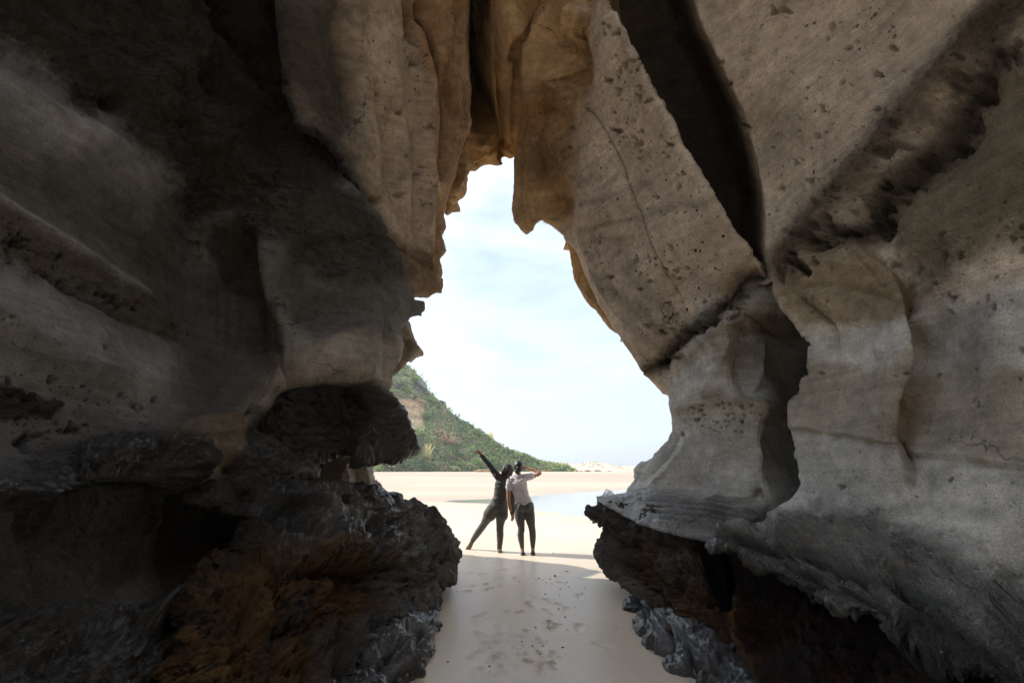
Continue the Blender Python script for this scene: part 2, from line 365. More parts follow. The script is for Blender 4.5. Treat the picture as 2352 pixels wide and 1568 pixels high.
        ext = lambda x: np.concatenate([x]+[x[bv]]*k)
        attr_c(o, 'rock_colour', np.clip(ext(C), .003, .9)); attr_f(o, 'wet', ext(wet)); attr_f(o, 'grit', ext(grit)); attr_f(o, 'pitted', ext(pit))
        return o
TAN = (.56, .465, .365); GREY = (.17, .166, .158); BLACK = (.028, .027, .027); OCH = (.52, .34, .17); RUST = (.17, .075, .022)
# ---------------- right near wall
RW = Rock('cave_wall', [(1330, -260), (1440, 100), (1560, 420), (1640, 590), (1700, 650), (1760, 655), (1776, 645, .05), (1782, 672, .05), (1800, 705, .05), (1848, 760, .05), (1868, 792, .05), (1866, 850, .05), (1840, 905, .05),
    (1822, 932, .05), (1821, 962, .05), (1836, 1015, .05), (1840, 1060, .05), (1843, 1112, .05), (1822, 1142, .05), (1795, 1165, .08), (1755, 1192, .1), (1700, 1200, .05), (1658, 1218, .06), (1647, 1249, .06), (1700, 1280, .06), (1757, 1311, .06), (1823, 1346, .06),
    (1881, 1373, .06), (1933, 1390, .06), (2004, 1410, .06), (2039, 1442, .06), (2087, 1478, .06), (2153, 1504, .06), (2210, 1530, .06), (2300, 1580), (2660, 1700), (2660, -260)],
  [(1330, -250, 4.6), (1480, 0, 4.5), (1560, 250, 4.7), (1650, 480, 4.7), (1500, -250, 4.0), (1600, 0, 4.3), (1712, 300, 4.5), (1758, 450, 4.5), (1765, 570, 4.5), (1640, 0, 4.1), (1745, 250, 4.2), (1690, 570, 4.7), (1740, 620, 4.7),
   (1900, 0, 3.4), (2352, 0, 2.4), (1900, -250, 2.9), (2352, -250, 2.1), (2640, -250, 1.8), (2640, 0, 2.1), (1650, -250, 3.6),
   (1860, 300, 3.8), (2100, 300, 3.1), (2352, 300, 2.55), (1900, 450, 3.8), (2640, 500, 2.2),
   (1790, 650, 4.25), (1860, 640, 4.0), (1960, 600, 3.55), (2100, 600, 3.2), (2352, 600, 2.65), (2200, 620, 2.95),
   (1868, 800, 4.0), (1900, 800, 3.85), (2000, 800, 3.43), (2088, 800, 3.15), (2120, 800, 3.28), (2150, 800, 3.25), (2220, 800, 3.0), (2352, 800, 2.7), (2640, 900, 2.2),
   (1822, 950, 4.25), (1900, 950, 3.9), (2000, 950, 3.45), (2066, 950, 3.2), (2105, 950, 3.28), (2160, 950, 3.15), (2352, 950, 2.72),
   (1843, 1100, 4.15), (1950, 1100, 3.65), (2080, 1100, 3.22), (2200, 1100, 3.0), (2352, 1100, 2.7), (2640, 1200, 2.2),
   (1760, 1195, 4.2), (1658, 1225, 4.4), (1700, 1205, 4.3), (1850, 1220, 3.85), (2000, 1220, 3.4), (2200, 1250, 2.9), (2352, 1280, 2.6),
   (1757, 1305, 4.0), (1881, 1360, 3.45), (2004, 1400, 3.05), (2087, 1465, 2.8), (2210, 1520, 2.5), (2352, 1450, 2.4), (2100, 1350, 3.0), (2640, 1650, 1.9), (2000, 1310, 3.2)],
  R=.1, edge=5, colour=TAN, rough=.22)
RW.gain = 1.15
RW.sink([(1560, -260), (1585, -20), (1618, 70), (1662, 160), (1705, 250), (1738, 360), (1756, 450), (1758, 560), (1772, 650)], 3.3, 25, 1, wob=8, p=1.4)
LG = (.52, .50, .455)
RW.paintpoly([(1750, 760), (1950, 740), (2060, 720), (2400, 640), (2700, 620), (2700, 1760), (1600, 1760), (1600, 760)], LG, 60, nz=50)
RW.paintpoly([(1800, 830), (2700, 860), (2700, 1085), (2300, 1065), (2090, 1025), (1800, 985)], (.36, .31, .235), 20, .8, nz=40)
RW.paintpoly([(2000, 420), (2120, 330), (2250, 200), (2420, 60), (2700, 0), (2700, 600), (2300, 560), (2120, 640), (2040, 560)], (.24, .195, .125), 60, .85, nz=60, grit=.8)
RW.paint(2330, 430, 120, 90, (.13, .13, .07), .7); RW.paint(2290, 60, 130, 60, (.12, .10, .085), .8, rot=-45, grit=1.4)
RW.paintpoly([(1300, -260), (1575, -260), (1600, 40), (1690, 240), (1745, 450), (1752, 570), (1768, 640), (1700, 650), (1500, 400)], (.13, .10, .072), 30, .9, nz=20)  # dark paint deepens the shade inside the gap
# flute edges
e = [(1950, 540), (2000, 585), (2055, 620), (2080, 680), (2093, 760), (2096, 850), (2068, 930), (2066, 1000), (2080, 1060), (2086, 1130)]
RW.line(e, .05, 5, 60); RW.line(e, -.26, 46, 3, .25)
RW.line([(1776, 645), (1848, 760), (1868, 800), (1866, 850), (1822, 932), (1836, 1015), (1843, 1112)], .04, 4, 30)
RW.bump(2000, 780, 55, 120, -.07, 15); RW.bump(1960, 1020, 60, 60, .04)
RW.line([(1822, 985), (1960, 1008), (2090, 1030), (2352, 1082), (2660, 1130)], -.03, 5, 16, .02); RW.line([(1822, 978), (1960, 1000), (2090, 1022), (2352, 1070), (2660, 1120)], .025, 22, 8, .02)
RW.line([(1815, 668), (1860, 705), (1903, 743), (1916, 781), (1914, 815)], -.10, 9, 7, .3); RW.line([(1850, 660), (1915, 710), (1935, 760), (1925, 800)], .045, 12, 9, .3)
RW.line([(1790, 655), (1860, 650), (1940, 655), (2040, 680), (2075, 700)], -.045, 8, 18, .1, wob=10); RW.line([(1800, 620), (1880, 600), (1990, 612)], .05, 14, 16, .2, wob=12)
RW.line([(1950, 560), (2010, 640), (2060, 700)], -.03, 14, 8, .3, wob=14)
RW.paintpoly([(1770, 560), (1950, 520), (2075, 640), (2090, 720), (1950, 740), (1850, 750), (1780, 660)], (.36, .275, .17), 20, .8, grit=.7, pit=.7)
# crumbly bedding band across the wall and the hollow under it
lip_ = [(2300, 130), (2190, 225), (2135, 320), (2100, 385), (2040, 430), (1985, 490), (1948, 540)]
bd = [(2380, -60), (2290, 30), (2185, 130), (2120, 200), (2060, 272), (2010, 335), (1960, 400), (1900, 465), (1850, 530), (1800, 610)]
RW.line(bd, .05, 34, 12, .02, wob=30); RW.paintline(bd, 34, (.19, .15, .11), .7, .7, grit=1.9, pit=1); RW.paintline(lip_, 26, (.10, .08, .06), .8, .7, grit=1.9)
lip = [(2300, 130), (2190, 225), (2135, 320), (2100, 385), (2040, 430), (1985, 490), (1948, 540)]
RW.line(lip, -.20, 110, 22, .15, wob=16)
RW.bump(2165, 300, 60, 70, -.14, 40); RW.bump(1990, 515, 40, 34, -.16); RW.bump(2240, 200, 40, 30, -.08)
RW.pits([(2300, 60), (2360, 120), (2100, 420), (1850, 640), (1780, 640), (1850, 510), (2020, 300)], 210, 2.2, 15, 1.5, 4, tint=.5)
RW.pits([(1600, 0), (2290, -40), (2150, 150), (1960, 390), (1850, 520), (1775, 600), (1750, 400)], 150, 1.6, 7.5, 1.5, 5, tint=.4)
RW.pits([(1990, 560), (2360, 300), (2400, 700), (2100, 800)], 60, 3, 8, 1.3, 6, tint=.4); RW.pits([(1850, 800), (2400, 750), (2400, 1200), (1850, 1160)], 60, 2.4, 6, 1.3, 7, tint=.5)
RW.pits([(2000, 1098), (2016, 1098), (2016, 1112), (2000, 1112)], 1, 12, 13, 2.0, 8, tint=.4)
RW.paintpoly([(1640, -260), (2200, -260), (1950, 390), (1800, 640), (1740, 500)], None, 30, pit=.8)
RW.bump(2120, 1110, 25, 40, -.05); RW.bump(2200, 900, 70, 160, -.05, 10); RW.bump(2300, 760, 60, 90, .05)
# lower slope with lumps and snail-grazed grit
slope = [(1640, 1215), (1760, 1192), (1900, 1180), (2050, 1200), (2250, 1300), (2400, 1350), (2700, 1500), (2700, 1760), (2200, 1600), (1900, 1420), (1650, 1270)]
RW.paintpoly(slope, (.46, .445, .415), 90, 1.0, nz=70, grit=2.0, wet=.2, pit=.8)
RW.paintline([(1650, 1248), (1760, 1310), (1881, 1372), (2004, 1408), (2087, 1475), (2210, 1525)], 46, (.10, .092, .08), .9, .7, grit=2.0, wet=.6)
RW.line([(1660, 1222), (1760, 1255), (1860, 1262), (1960, 1300), (2060, 1330), (2180, 1420)], -.24, 8, 34, .1, wob=34); RW.line([(1650, 1240), (1757, 1300), (1881, 1360), (2004, 1395), (2087, 1462), (2210, 1514)], .07, 26, 10, .05, wob=22); RW.line([(1780, 1230), (1900, 1225), (2020, 1270)], .10, 8, 26, .2, wob=26)
RW.line([(1790, 1275), (1880, 1330), (1960, 1340), (2050, 1400)], -.20, 9, 28, .2, wob=26); RW.bump(2140, 1400, 45, 26, -.30, 20); RW.bump(2010, 1260, 40, 20, .06, 20); RW.bump(2090, 1310, 50, 22, .06, 30)
for k in range(30):
    r = np.random.default_rng(570+k); t_ = r.random(); RW.bump(1700+t_*560+r.normal()*20, 1225+t_*200+r.uniform(-30, 90), r.uniform(14, 46), r.uniform(8, 18), r.uniform(-.12, .08), r.uniform(10, 45), p=3)
RW.bump(2340, 1390, 60, 120, -.40, 10); RW.paint(2345, 1400, 70, 130, (.03, .03, .03), .9); RW.line([(2270, 1280), (2262, 1360), (2285, 1460), (2340, 1540)], -.25, 40, 0, .2, wob=20)  # near-black paint adds shade to the recess
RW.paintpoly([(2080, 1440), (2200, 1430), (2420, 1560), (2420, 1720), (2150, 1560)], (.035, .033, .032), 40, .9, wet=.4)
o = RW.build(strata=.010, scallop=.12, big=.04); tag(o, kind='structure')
# ---------------- right pillar: hanging slab, fluted column and ledge top
RP = Rock('hanging_slab', [(1290, -260), (1255, -60), (1215, 60, .1), (1195, 160, .1), (1200, 250, .1), (1188, 320, .08), (1184, 360, .08), (1181, 396, .08), (1183, 432, .08), (1178, 479, .08), (1184, 511, .12), (1195, 529, .12), (1209, 540, .12), (1224, 529, .12), (1231, 515, .12), (1244, 511, .1), (1270, 525), (1307, 554), (1318, 566),
    (1331, 578), (1352, 635), (1377, 693), (1406, 745), (1432, 786), (1464, 834), (1490, 868), (1524, 904), (1537, 909), (1535, 926), (1540, 951), (1542, 969), (1546, 987), (1533, 1012), (1512, 1034), (1486, 1054), (1472, 1059), (1454, 1077), (1454, 1099), (1438, 1131, .08),
    (1400, 1137, .05), (1369, 1140, .05), (1375, 1152, .05), (1386, 1158, .04), (1423, 1180, .04), (1462, 1200, .04), (1506, 1216, .04), (1555, 1229, .04), (1608, 1238, .04), (1650, 1248, .04), (1760, 1260), (1930, 1180), (1960, 900), (1900, 700), (1800, 640, .1), (1765, 610, .06), (1720, 580, .06), (1680, 545, .06), (1640, 470, .06), (1600, 400, .06), (1560, 335, .06), (1545, 290, .06),
    (1500, 200, .06), (1452, 120, .06), (1440, 70, .06), (1405, 20, .06), (1388, -60), (1370, -260)],
  [(1290, -250, 4.6), (1370, -250, 4.3), (1230, 60, 5.6), (1200, 250, 6.5), (1190, 420, 7.0), (1210, 530, 7.0), (1250, 500, 6.9), (1300, 545, 6.9), (1400, 10, 4.7), (1320, 100, 5.3), (1450, 110, 4.7), (1545, 290, 4.6), (1640, 470, 4.55), (1720, 580, 4.6), (1770, 620, 4.6),
   (1300, 300, 6.1), (1400, 300, 5.5), (1480, 400, 5.25), (1350, 500, 6.1), (1450, 600, 5.7), (1560, 600, 5.1), (1335, 590, 6.7), (1380, 690, 6.55), (1430, 780, 6.4), (1490, 860, 6.2), (1530, 905, 6.1), (1500, 760, 5.75), (1600, 690, 5.1), (1680, 660, 4.8),
   (1560, 800, 5.7), (1600, 800, 5.2), (1650, 780, 4.75), (1700, 780, 4.95), (1780, 780, 5.15), (1860, 800, 5.7), (1560, 740, 5.5),
   (1545, 950, 6.0), (1600, 940, 5.35), (1660, 940, 4.95), (1740, 950, 4.70), (1790, 950, 4.95), (1835, 950, 5.7),
   (1540, 1010, 6.1), (1600, 1050, 5.6), (1700, 1050, 5.0), (1790, 1050, 4.85), (1840, 1060, 5.6), (1460, 1080, 6.45), (1500, 1090, 6.1), (1445, 1128, 6.45),
   (1370, 1142, 6.55), (1420, 1150, 6.3), (1386, 1158, 6.3), (1500, 1150, 5.9), (1600, 1160, 5.3), (1700, 1160, 5.0), (1780, 1150, 4.85), (1840, 1120, 5.3), (1462, 1198, 5.75), (1555, 1226, 5.2), (1640, 1244, 5.0), (1700, 1240, 5.1), (1760, 1250, 5.3), (1900, 1150, 5.2)],
  R=.15, edge=3.5, colour=TAN, rough=.25)
RP.gain = 1.3
RP.paintpoly([(1600, 700), (1720, 650), (1980, 640), (1980, 1300), (1340, 1300), (1340, 1100), (1520, 1010), (1530, 900), (1560, 840), (1580, 770)], (.52, .50, .455), 30, nz=30)
RP.paintpoly([(1250, -260), (1330, -200), (1340, 140), (1330, 300), (1310, 400), (1300, 520), (1210, 560), (1165, 500), (1170, 0)], OCH, 40, .9, nz=40)
RP.paint(1235, 270, 70, 60, (.40, .22, .085), .8, grit=.9); RP.paint(1240, 380, 60, 60, (.30, .18, .08), .7, grit=.8)
RP.paintpoly([(1320, 560), (1345, 580), (1400, 720), (1540, 905), (1500, 890), (1380, 740)], (.50, .37, .235), 24, .6)
# smooth slab relief
RP.line([(1330, 245), (1365, 266), (1400, 322), (1428, 380), (1448, 440), (1470, 495), (1490, 552), (1520, 612), (1556, 672), (1570, 702)], -.07, 2.6, 3.4, .05); RP.line([(1330, 245), (1365, 266), (1400, 322), (1428, 380), (1448, 440), (1470, 495), (1490, 552), (1520, 612), (1556, 672)], .022, 0, 26, .1)
RP.line([(1310, 440), (1330, 520), (1345, 580), (1385, 660), (1440, 740)], .05, 30, 22, .2)
RP.line([(1380, 620), (1430, 690), (1500, 760), (1540, 810)], -.05, 16, 22, .25, wob=12); RP.line([(1350, 600), (1420, 720), (1490, 800)], .04, 9, 12, .3, wob=10); RP.line([(1420, 640), (1490, 720), (1550, 760)], .03, 10, 12, .3, wob=14)
RP.line([(1380, 500), (1450, 490), (1560, 470), (1640, 490)], -.02, 10, 12, .2, wob=10); RP.line([(1330, 530), (1400, 510), (1470, 500)], -.03, 8, 8, .2, wob=6)
RP.bump(1440, 560, 60, 40, -.05, 40); RP.bump(1560, 540, 60, 80, .06, 30)
RP.line([(1410, 20), (1450, 115), (1545, 290), (1600, 400), (1680, 545), (1730, 590)], .05, 0.1, 26, .02)
# tongue, bay and dark hollow at the top
RP.line([(1215, -100), (1205, 60), (1212, 200), (1222, 290), (1212, 380), (1208, 520)], .12, 16, 14, .05, wob=8); RP.line([(1235, 150), (1232, 240), (1240, 330), (1236, 430)], -.09, 16, 20, .2, wob=10)
RP.bump(1272, 470, 36, 42, -.26); RP.line([(1236, 500), (1262, 478), (1300, 500), (1318, 560)], -.05, 20, 12, .2)
RP.bump(1256, 80, 50, 110, -.22, -8); RP.bump(1300, 150, 36, 60, -.25, -25); RP.line([(1330, -80), (1335, 20), (1310, 90), (1290, 160), (1250, 190)], -.18, 40, 0, .2, wob=10)
RP.line([(1312, 10), (1300, 60), (1282, 95)], .12, 12, 16, .2); RP.bump(1292, 60, 12, 44, .10, 20)
RP.line([(1230, 175), (1270, 205), (1320, 190)], .08, 30, 12, .2, wob=12); RP.bump(1250, 260, 40, 24, -.07); RP.bump(1270, 330, 40, 30, .07); RP.bump(1235, 400, 22, 40, -.08)
RP.paintpoly([(1200, 180), (1330, 180), (1330, 420), (1210, 420)], None, 30, grit=1.0, pit=1)
sl = [(1300, 60), (1420, 60), (1540, 300), (1690, 560), (1650, 680), (1560, 770), (1480, 800), (1340, 570), (1300, 420)]
for q, wd in (([(1330, 470), (1400, 455), (1480, 420)], 9), ([(1335, 530), (1420, 510), (1540, 480), (1640, 470)], 10), ([(1345, 560), (1400, 548), (1450, 545)], 8), ([(1370, 640), (1440, 690), (1520, 760)], 16), ([(1420, 560), (1460, 640), (1540, 720)], 18)): RP.paintline(q, wd, (.27, .225, .18), .6, .8)
RP.pits(sl, 150, 1.5, 5.5, 1.6, 21, tint=.4); RP.pits([(1330, 40), (1420, 60), (1540, 290), (1600, 420), (1460, 400), (1370, 220)], 80, 1.6, 6.5, 1.6, 22, tint=.4); RP.paintpoly(sl, None, 20, pit=1)
RP.pits([(1440, 560), (1640, 600), (1700, 660), (1560, 800), (1470, 790)], 50, 1.5, 5, 1.6, 23, tint=.4)
# crumbly bedding line above the fluted column
bl = [(1485, 850), (1520, 835), (1548, 798), (1575, 765), (1620, 738), (1650, 705), (1690, 690), (1740, 660), (1790, 650)]
RP.line(bl, -.13, 9, 15, .04, wob=16); RP.line([(1500, 880), (1545, 830), (1590, 780), (1640, 755), (1690, 715)], .05, 12, 20, .1, wob=14)
RP.paintline(bl, 17, (.10, .085, .05), .8, .9, grit=1.7, pit=1); RP.pits([(1500, 830), (1600, 730), (1720, 650), (1760, 690), (1620, 770), (1510, 870)], 90, 3, 10, 1.5, 24, tint=.4)
RP.bump(1720, 650, 60, 30, -.25, -20); RP.line([(1650, 720), (1700, 715), (1760, 735), (1830, 790)], .05, 10, 26, .2, wob=12); RP.line([(1690, 700), (1740, 735), (1800, 770), (1850, 800)], -.08, 12, 10, .2, wob=10)
RP.paintpoly([(1560, 830), (1640, 760), (1720, 700), (1860, 740), (1860, 790), (1720, 765), (1660, 775), (1560, 860)], (.33, .255, .16), 20, .7, grit=.6)
# column scoops
RP.line([(1660, 760), (1660, 800), (1652, 836), (1634, 882), (1612, 912)], .07, 40, 30, .15); RP.bump(1722, 850, 58, 60, -.14, -10); RP.bump(1800, 830, 30, 80, -.10, -10); RP.line([(1760, 790), (1765, 850), (1740, 905)], .05, 18, 18, .25)
RP.line([(1540, 945), (1600, 928), (1650, 922), (1700, 920), (1750, 928), (1790, 965)], .06, 16, 26, .12); RP.line([(1615, 908), (1660, 915), (1720, 900), (1780, 890)], -.05, 16, 8, .2); RP.bump(1640, 925, 26, 20, -.10)
RP.paintline([(1545, 945), (1620, 935), (1700, 925), (1780, 955)], 24, (.37, .31, .21), .7, .5); RP.pits([(1545, 930), (1780, 920), (1790, 990), (1545, 1000)], 50, 2.4, 5, 1.4, 25, tint=.5)
RP.line([(1652, 1010), (1640, 1060), (1620, 1110)], .035, 26, 20, .3); RP.line([(1590, 990), (1570, 1040), (1530, 1090), (1480, 1125)], .05, 14, 20, .2); RP.line([(1565, 1000), (1530, 1050), (1470, 1110)], -.06, 9, 12, .2); RP.bump(1608, 1110, 26, 34, -.09, 30); RP.bump(1740, 1060, 50, 60, -.06); RP.bump(1790, 1020, 26, 70, -.12)
RP.line([(1500, 1040), (1470, 1075), (1450, 1120)], -.04, 8, 8, .2)
# ledge top in thin beds
RP.paintpoly([(1340, 1142), (1450, 1120), (1600, 1128), (1700, 1150), (1800, 1180), (1800, 1300), (1340, 1300)], (.36, .36, .355), 26, .85, nz=16, grit=.8, wet=.5)
for k, (a, b, c) in enumerate(((1150, 1140, 1165), (1164, 1158, 1178), (1176, 1172, 1192), (1190, 1188, 1204), (1204, 1203, 1216))):
    RP.line([(1420+20*k, a-6), (1540, b), (1680, c)], .035, 2, 7, .1, wob=7); RP.line([(1440+20*k, a-9), (1540, b-4), (1690, c-4)], -.03, 4, 2, .1, wob=7)
RP.bump(1742, 1140, 14, 14, -.10); RP.line([(1600, 1142), (1740, 1138)], .03, 2, 9, .2, wob=6)
o = RP.build(strata=.012, back=4., scallop=.12, big=.035); tag(o, kind='structure')
# ---------------- right lower rock under the ledges
RL = Rock('rock_ledge', [(1349, 1176, .05), (1353, 1167, .05), (1373, 1164, .05), (1400, 1160), (1700, 1190), (2700, 1400), (2700, 1760), (1760, 1760), (1682, 1568), (1665, 1535), (1625, 1496), (1590, 1473), (1555, 1447), (1528, 1416), (1493, 1386), (1462, 1364), (1439, 1332), (1425, 1322), (1400, 1308), (1384, 1286), (1376, 1271), (1378, 1253), (1391, 1228), (1392, 1210), (1378, 1200), (1357, 1186)],
  [(1352, 1175, 6.5), (1385, 1200, 6.45), (1395, 1230, 6.4), (1385, 1280, 6.3), (1430, 1320, 6.1), (1470, 1365, 5.7), (1530, 1415, 5.1), (1590, 1470, 4.6), (1665, 1535, 4.1), (1700, 1700, 3.5),
   (1450, 1230, 5.95), (1500, 1300, 5.5), (1560, 1260, 5.3), (1600, 1380, 4.75), (1640, 1280, 5.1), (1660, 1330, 4.85), (1700, 1330, 4.75), (1700, 1450, 4.4), (1800, 1400, 4.35), (1850, 1500, 3.95), (2000, 1480, 3.75), (2000, 1568, 3.45), (2200, 1568, 2.85), (2352, 1568, 2.65), (1800, 1568, 3.75), (2640, 1700, 2.2), (2200, 1450, 3.5), (2500, 1400, 3.1), (1760, 1240, 5.0), (1700, 1225, 5.1), (1800, 1310, 4.7), (1900, 1360, 4.35), (2050, 1430, 3.85), (1640, 1220, 5.2)],
  R=.1, edge=6, colour=(.055, .032, .02), rough=.9)
RL.gain = 1.3
RL.paintpoly([(1340, 1150), (1500, 1170), (1600, 1240), (1640, 1350), (1560, 1330), (1500, 1260), (1420, 1330), (1500, 1420), (1340, 1330)], (.17, .16, .145), 30, .9, nz=40, grit=1.2)
RL.paintpoly([(1400, 1300), (1460, 1330), (1560, 1420), (1700, 1560), (1640, 1560), (1440, 1360)], (.22, .205, .18), 22, .85, nz=24, grit=.8)
RL.paintpoly([(1430, 1180), (1640, 1250), (1645, 1420), (1700, 1560), (1620, 1470), (1520, 1400), (1470, 1320), (1400, 1220)], (.14, .072, .028), 34, .7, nz=80, fib=1.0, grit=1.7)
RL.paintpoly([(1660, 1250), (1760, 1310), (2000, 1420), (2350, 1600), (2400, 1740), (1780, 1740), (1690, 1500)], (.050, .022, .016), 40, .95, nz=50, grit=1.7, fib=.9)
RL.paint(1420, 1250, 50, 40, (.15, .135, .11), .8, grit=1.4); RL.paint(1560, 1290, 40, 60, (.16, .15, .13), .7, rot=30)
RL.line([(1650, 1215), (1652, 1260), (1665, 1320), (1660, 1420)], -.5, 14, 20, .1, wob=10); RL.line([(1610, 1240), (1625, 1300), (1640, 1350)], -.22, 18, 10, .2, wob=8); RL.paintline([(1640, 1230), (1655, 1300), (1660, 1350)], 24, (.02, .02, .02), .9, .3)
RL.line([(1690, 1330), (1680, 1420), (1700, 1500), (1740, 1568)], .06, 12, 10, .1, wob=36); RL.paintline([(1685, 1330), (1680, 1420), (1705, 1510), (1745, 1570)], 10, (.15, .075, .028), .8, .8, fib=1.0)
RL.line([(1640, 1350), (1655, 1430), (1690, 1520)], .08, 14, 14, .15, wob=16); RL.line([(1420, 1200), (1480, 1300), (1560, 1390), (1640, 1480)], .07, 30, 20, .15, wob=30); RL.line([(1460, 1240), (1520, 1330), (1600, 1400)], -.10, 20, 24, .2, wob=30)
RL.line([(1400, 1215), (1430, 1262), (1420, 1310)], -.10, 20, 16, .2, wob=16); RL.line([(1440, 1215), (1500, 1240), (1570, 1255)], -.08, 12, 22, .2, wob=14); RL.bump(1405, 1285, 30, 26, .08)
RL.line([(1400, 1310), (1470, 1345), (1550, 1420), (1640, 1500), (1700, 1570)], .07, 14, 22, .1, wob=16); RL.line([(1440, 1300), (1520, 1370), (1620, 1470)], -.06, 16, 16, .2, wob=20)
RL.line([(1850, 1400), (1880, 1480), (1920, 1568)], .05, 26, 20, .2, wob=24); RL.bump(1760, 1420, 40, 80, -.10, -15); RL.line([(1840, 1450), (1850, 1500), (1880, 1540)], .04, 8, 8, .2)
RL.pits([(1390, 1200), (1620, 1250), (1640, 1400), (1450, 1340)], 80, 4, 12, 1.3, 31)
RL.paintpoly([(1380, 1150), (1640, 1235), (1640, 1262), (1500, 1245), (1370, 1200)], (.07, .06, .045), 12, .8, grit=1.2, wet=.3)
o = RL.build(strata=.03); tag(o, kind='structure')
# ---------------- roof of the opening
TP = Rock('cave_roof', [(880, -260), (960, 300), (1010, 440), (1024, 493, .1), (1037, 486), (1038, 468), (1058, 453), (1064, 442), (1065, 414), (1076, 392), (1098, 380), (1122, 373), (1152, 377), (1155, 366), (1181, 360), (1200, 400), (1260, 420), (1330, 260), (1420, 80), (1420, -260)],
  [(880, -250, 4.6), (1420, -250, 4.6), (1150, -250, 4.6), (1000, 0, 5.6), (1150, 0, 5.6), (1300, 0, 5.8), (1060, 200, 6.8), (1160, 200, 7.0), (1250, 200, 7.0), (1030, 480, 8.2), (1070, 400, 8.2), (1110, 375, 8.2), (1170, 362, 8.2), (1250, 400, 8.2), (980, 350, 7.6)], R=.2, edge=4, colour=OCH, rough=.5)
TP.gain = 1.2
TP.line([(1102, -260), (1102, 100), (1104, 230), (1112, 300)], -2.6, 27, 27, .04, p=6); TP.paintpoly([(1078, -260), (1130, -260), (1128, 160), (1120, 220), (1080, 290)], (.05, .038, .028), 14, .9)  # dark paint adds shade inside the fissure
TP.line([(1090, 340), (1112, 310), (1135, 300), (1150, 330)], .14, 12, 22, .15, wob=6); TP.line([(1075, 380), (1110, 352), (1150, 345), (1180, 345)], .10, 8, 14, .1, wob=8); TP.line([(1130, 240), (1146, 300), (1150, 375)], -.22, 4, 5, .06); TP.line([(1135, -60), (1140, 100), (1150, 240), (1156, 372)], -.3, 5, 6, .03, wob=6)
TP.bump(1118, 110, 14, 50, .5, 0); TP.bump(1160, 60, 20, 70, .35, 5); TP.line([(1170, 40), (1178, 90), (1168, 130)], -.12, 8, 6, .2); TP.line([(1175, 130), (1165, 220), (1170, 330)], .2, 10, 8, .15, wob=6); TP.bump(1185, 40, 26, 22, .3)
TP.line([(1050, 320), (1062, 380), (1040, 450)], .15, 10, 12, .1, wob=10); TP.line([(1060, 400), (1090, 372), (1120, 360)], -.10, 7, 9, .1, wob=8); TP.bump(1120, 330, 20, 14, .1, 40)
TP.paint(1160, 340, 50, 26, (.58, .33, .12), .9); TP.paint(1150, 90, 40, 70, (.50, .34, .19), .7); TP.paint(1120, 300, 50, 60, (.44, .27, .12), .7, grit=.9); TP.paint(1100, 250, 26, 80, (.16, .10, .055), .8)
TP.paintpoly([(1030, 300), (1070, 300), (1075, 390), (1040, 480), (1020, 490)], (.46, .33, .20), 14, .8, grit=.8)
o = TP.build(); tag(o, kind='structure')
# ---------------- left hanging flutes
LU = Rock('hanging_flutes', [(560, -260), (628, -100), (640, 60), (655, 180, .12), (668, 240, .12), (690, 290, .12), (758, 330, .12), (800, 395, .12), (830, 470), (870, 560), (900, 640), (920, 700), (956, 681, .08), (980, 684, .08), (1003, 673, .08), (1016, 675, .08), (1010, 646), (1014, 628), (1010, 596), (1025, 578), (1017, 542), (1025, 524), (1021, 495), (1030, 440), (1045, 400), (1060, 350), (1072, 280), (1074, 100), (1074, -260)],
  [(560, -250, 3.6), (640, 0, 4.1), (660, 180, 4.7), (690, 290, 5.0), (760, 330, 5.2), (800, 395, 5.5), (870, 560, 6.1), (920, 690, 6.5), (980, 680, 6.9), (1012, 650, 7.1), (1018, 520, 7.2), (1060, 350, 7.1), (1072, 200, 6.6), (1074, 0, 5.7), (1074, -250, 4.8), (850, 0, 4.7), (850, 200, 5.4), (900, 400, 6.1), (950, 550, 6.6), (760, 150, 4.9), (850, -250, 4.0), (960, 200, 6.0), (960, 0, 5.2)],
  R=.16, edge=4, colour=TAN, rough=.3)
LU.gain = 2.0
LU.paintpoly([(940, -260), (1090, -260), (1080, 400), (1030, 690), (980, 690), (1000, 500), (985, 300), (960, 100)], (.47, .31, .17), 26, .85, nz=40, grit=.55)
LU.paintpoly([(560, -260), (760, -260), (800, 100), (820, 330), (860, 500), (930, 700), (860, 640), (600, 100)], (.11, .102, .092), 80, .9, nz=60, grit=.9)  # left flutes painted darker to put them in shade
LU.line([(790, -200), (803, 0), (817, 144), (846, 216), (838, 300), (860, 380)], .10, 34, 26, .1); LU.line([(850, 190), (882, 288), (903, 396), (920, 480), (945, 600)], -.13, 26, 20, .15); LU.line([(880, 60), (900, 200), (925, 330), (935, 432), (925, 540), (950, 640)], .10, 20, 20, .15)
LU.line([(948, 120), (954, 324), (960, 468), (975, 600)], -.10, 14, 14, .2); LU.line([(990, 130), (984, 216), (979, 324), (993, 414), (985, 540)], .09, 14, 12, .15); LU.line([(941, -260), (943, 0), (947, 60), (953, 104)], -.45, 9, 9, .1, p=1.6)
LU.line([(965, -60), (975, 47), (993, 72), (1008, 144), (1019, 202), (1024, 324), (1010, 420)], -.22, 4, 6, .05, wob=8); LU.line([(1000, -100), (1020, 60), (1040, 190), (1051, 317)], .14, 12, 8, .1, wob=8); LU.line([(1032, -100), (1034, 80), (1030, 200), (1042, 290)], -.16, 7, 7, .1, wob=8); LU.line([(1056, -200), (1058, 120), (1062, 330)], .06, 8, 6, .1, wob=8)
LU.bump(862, 215, 9, 7, -.10, 20); LU.bump(914, 262, 10, 7, -.10, 20); LU.bump(848, 312, 7, 5, -.07); LU.bump(865, 462, 20, 12, -.18, -20)
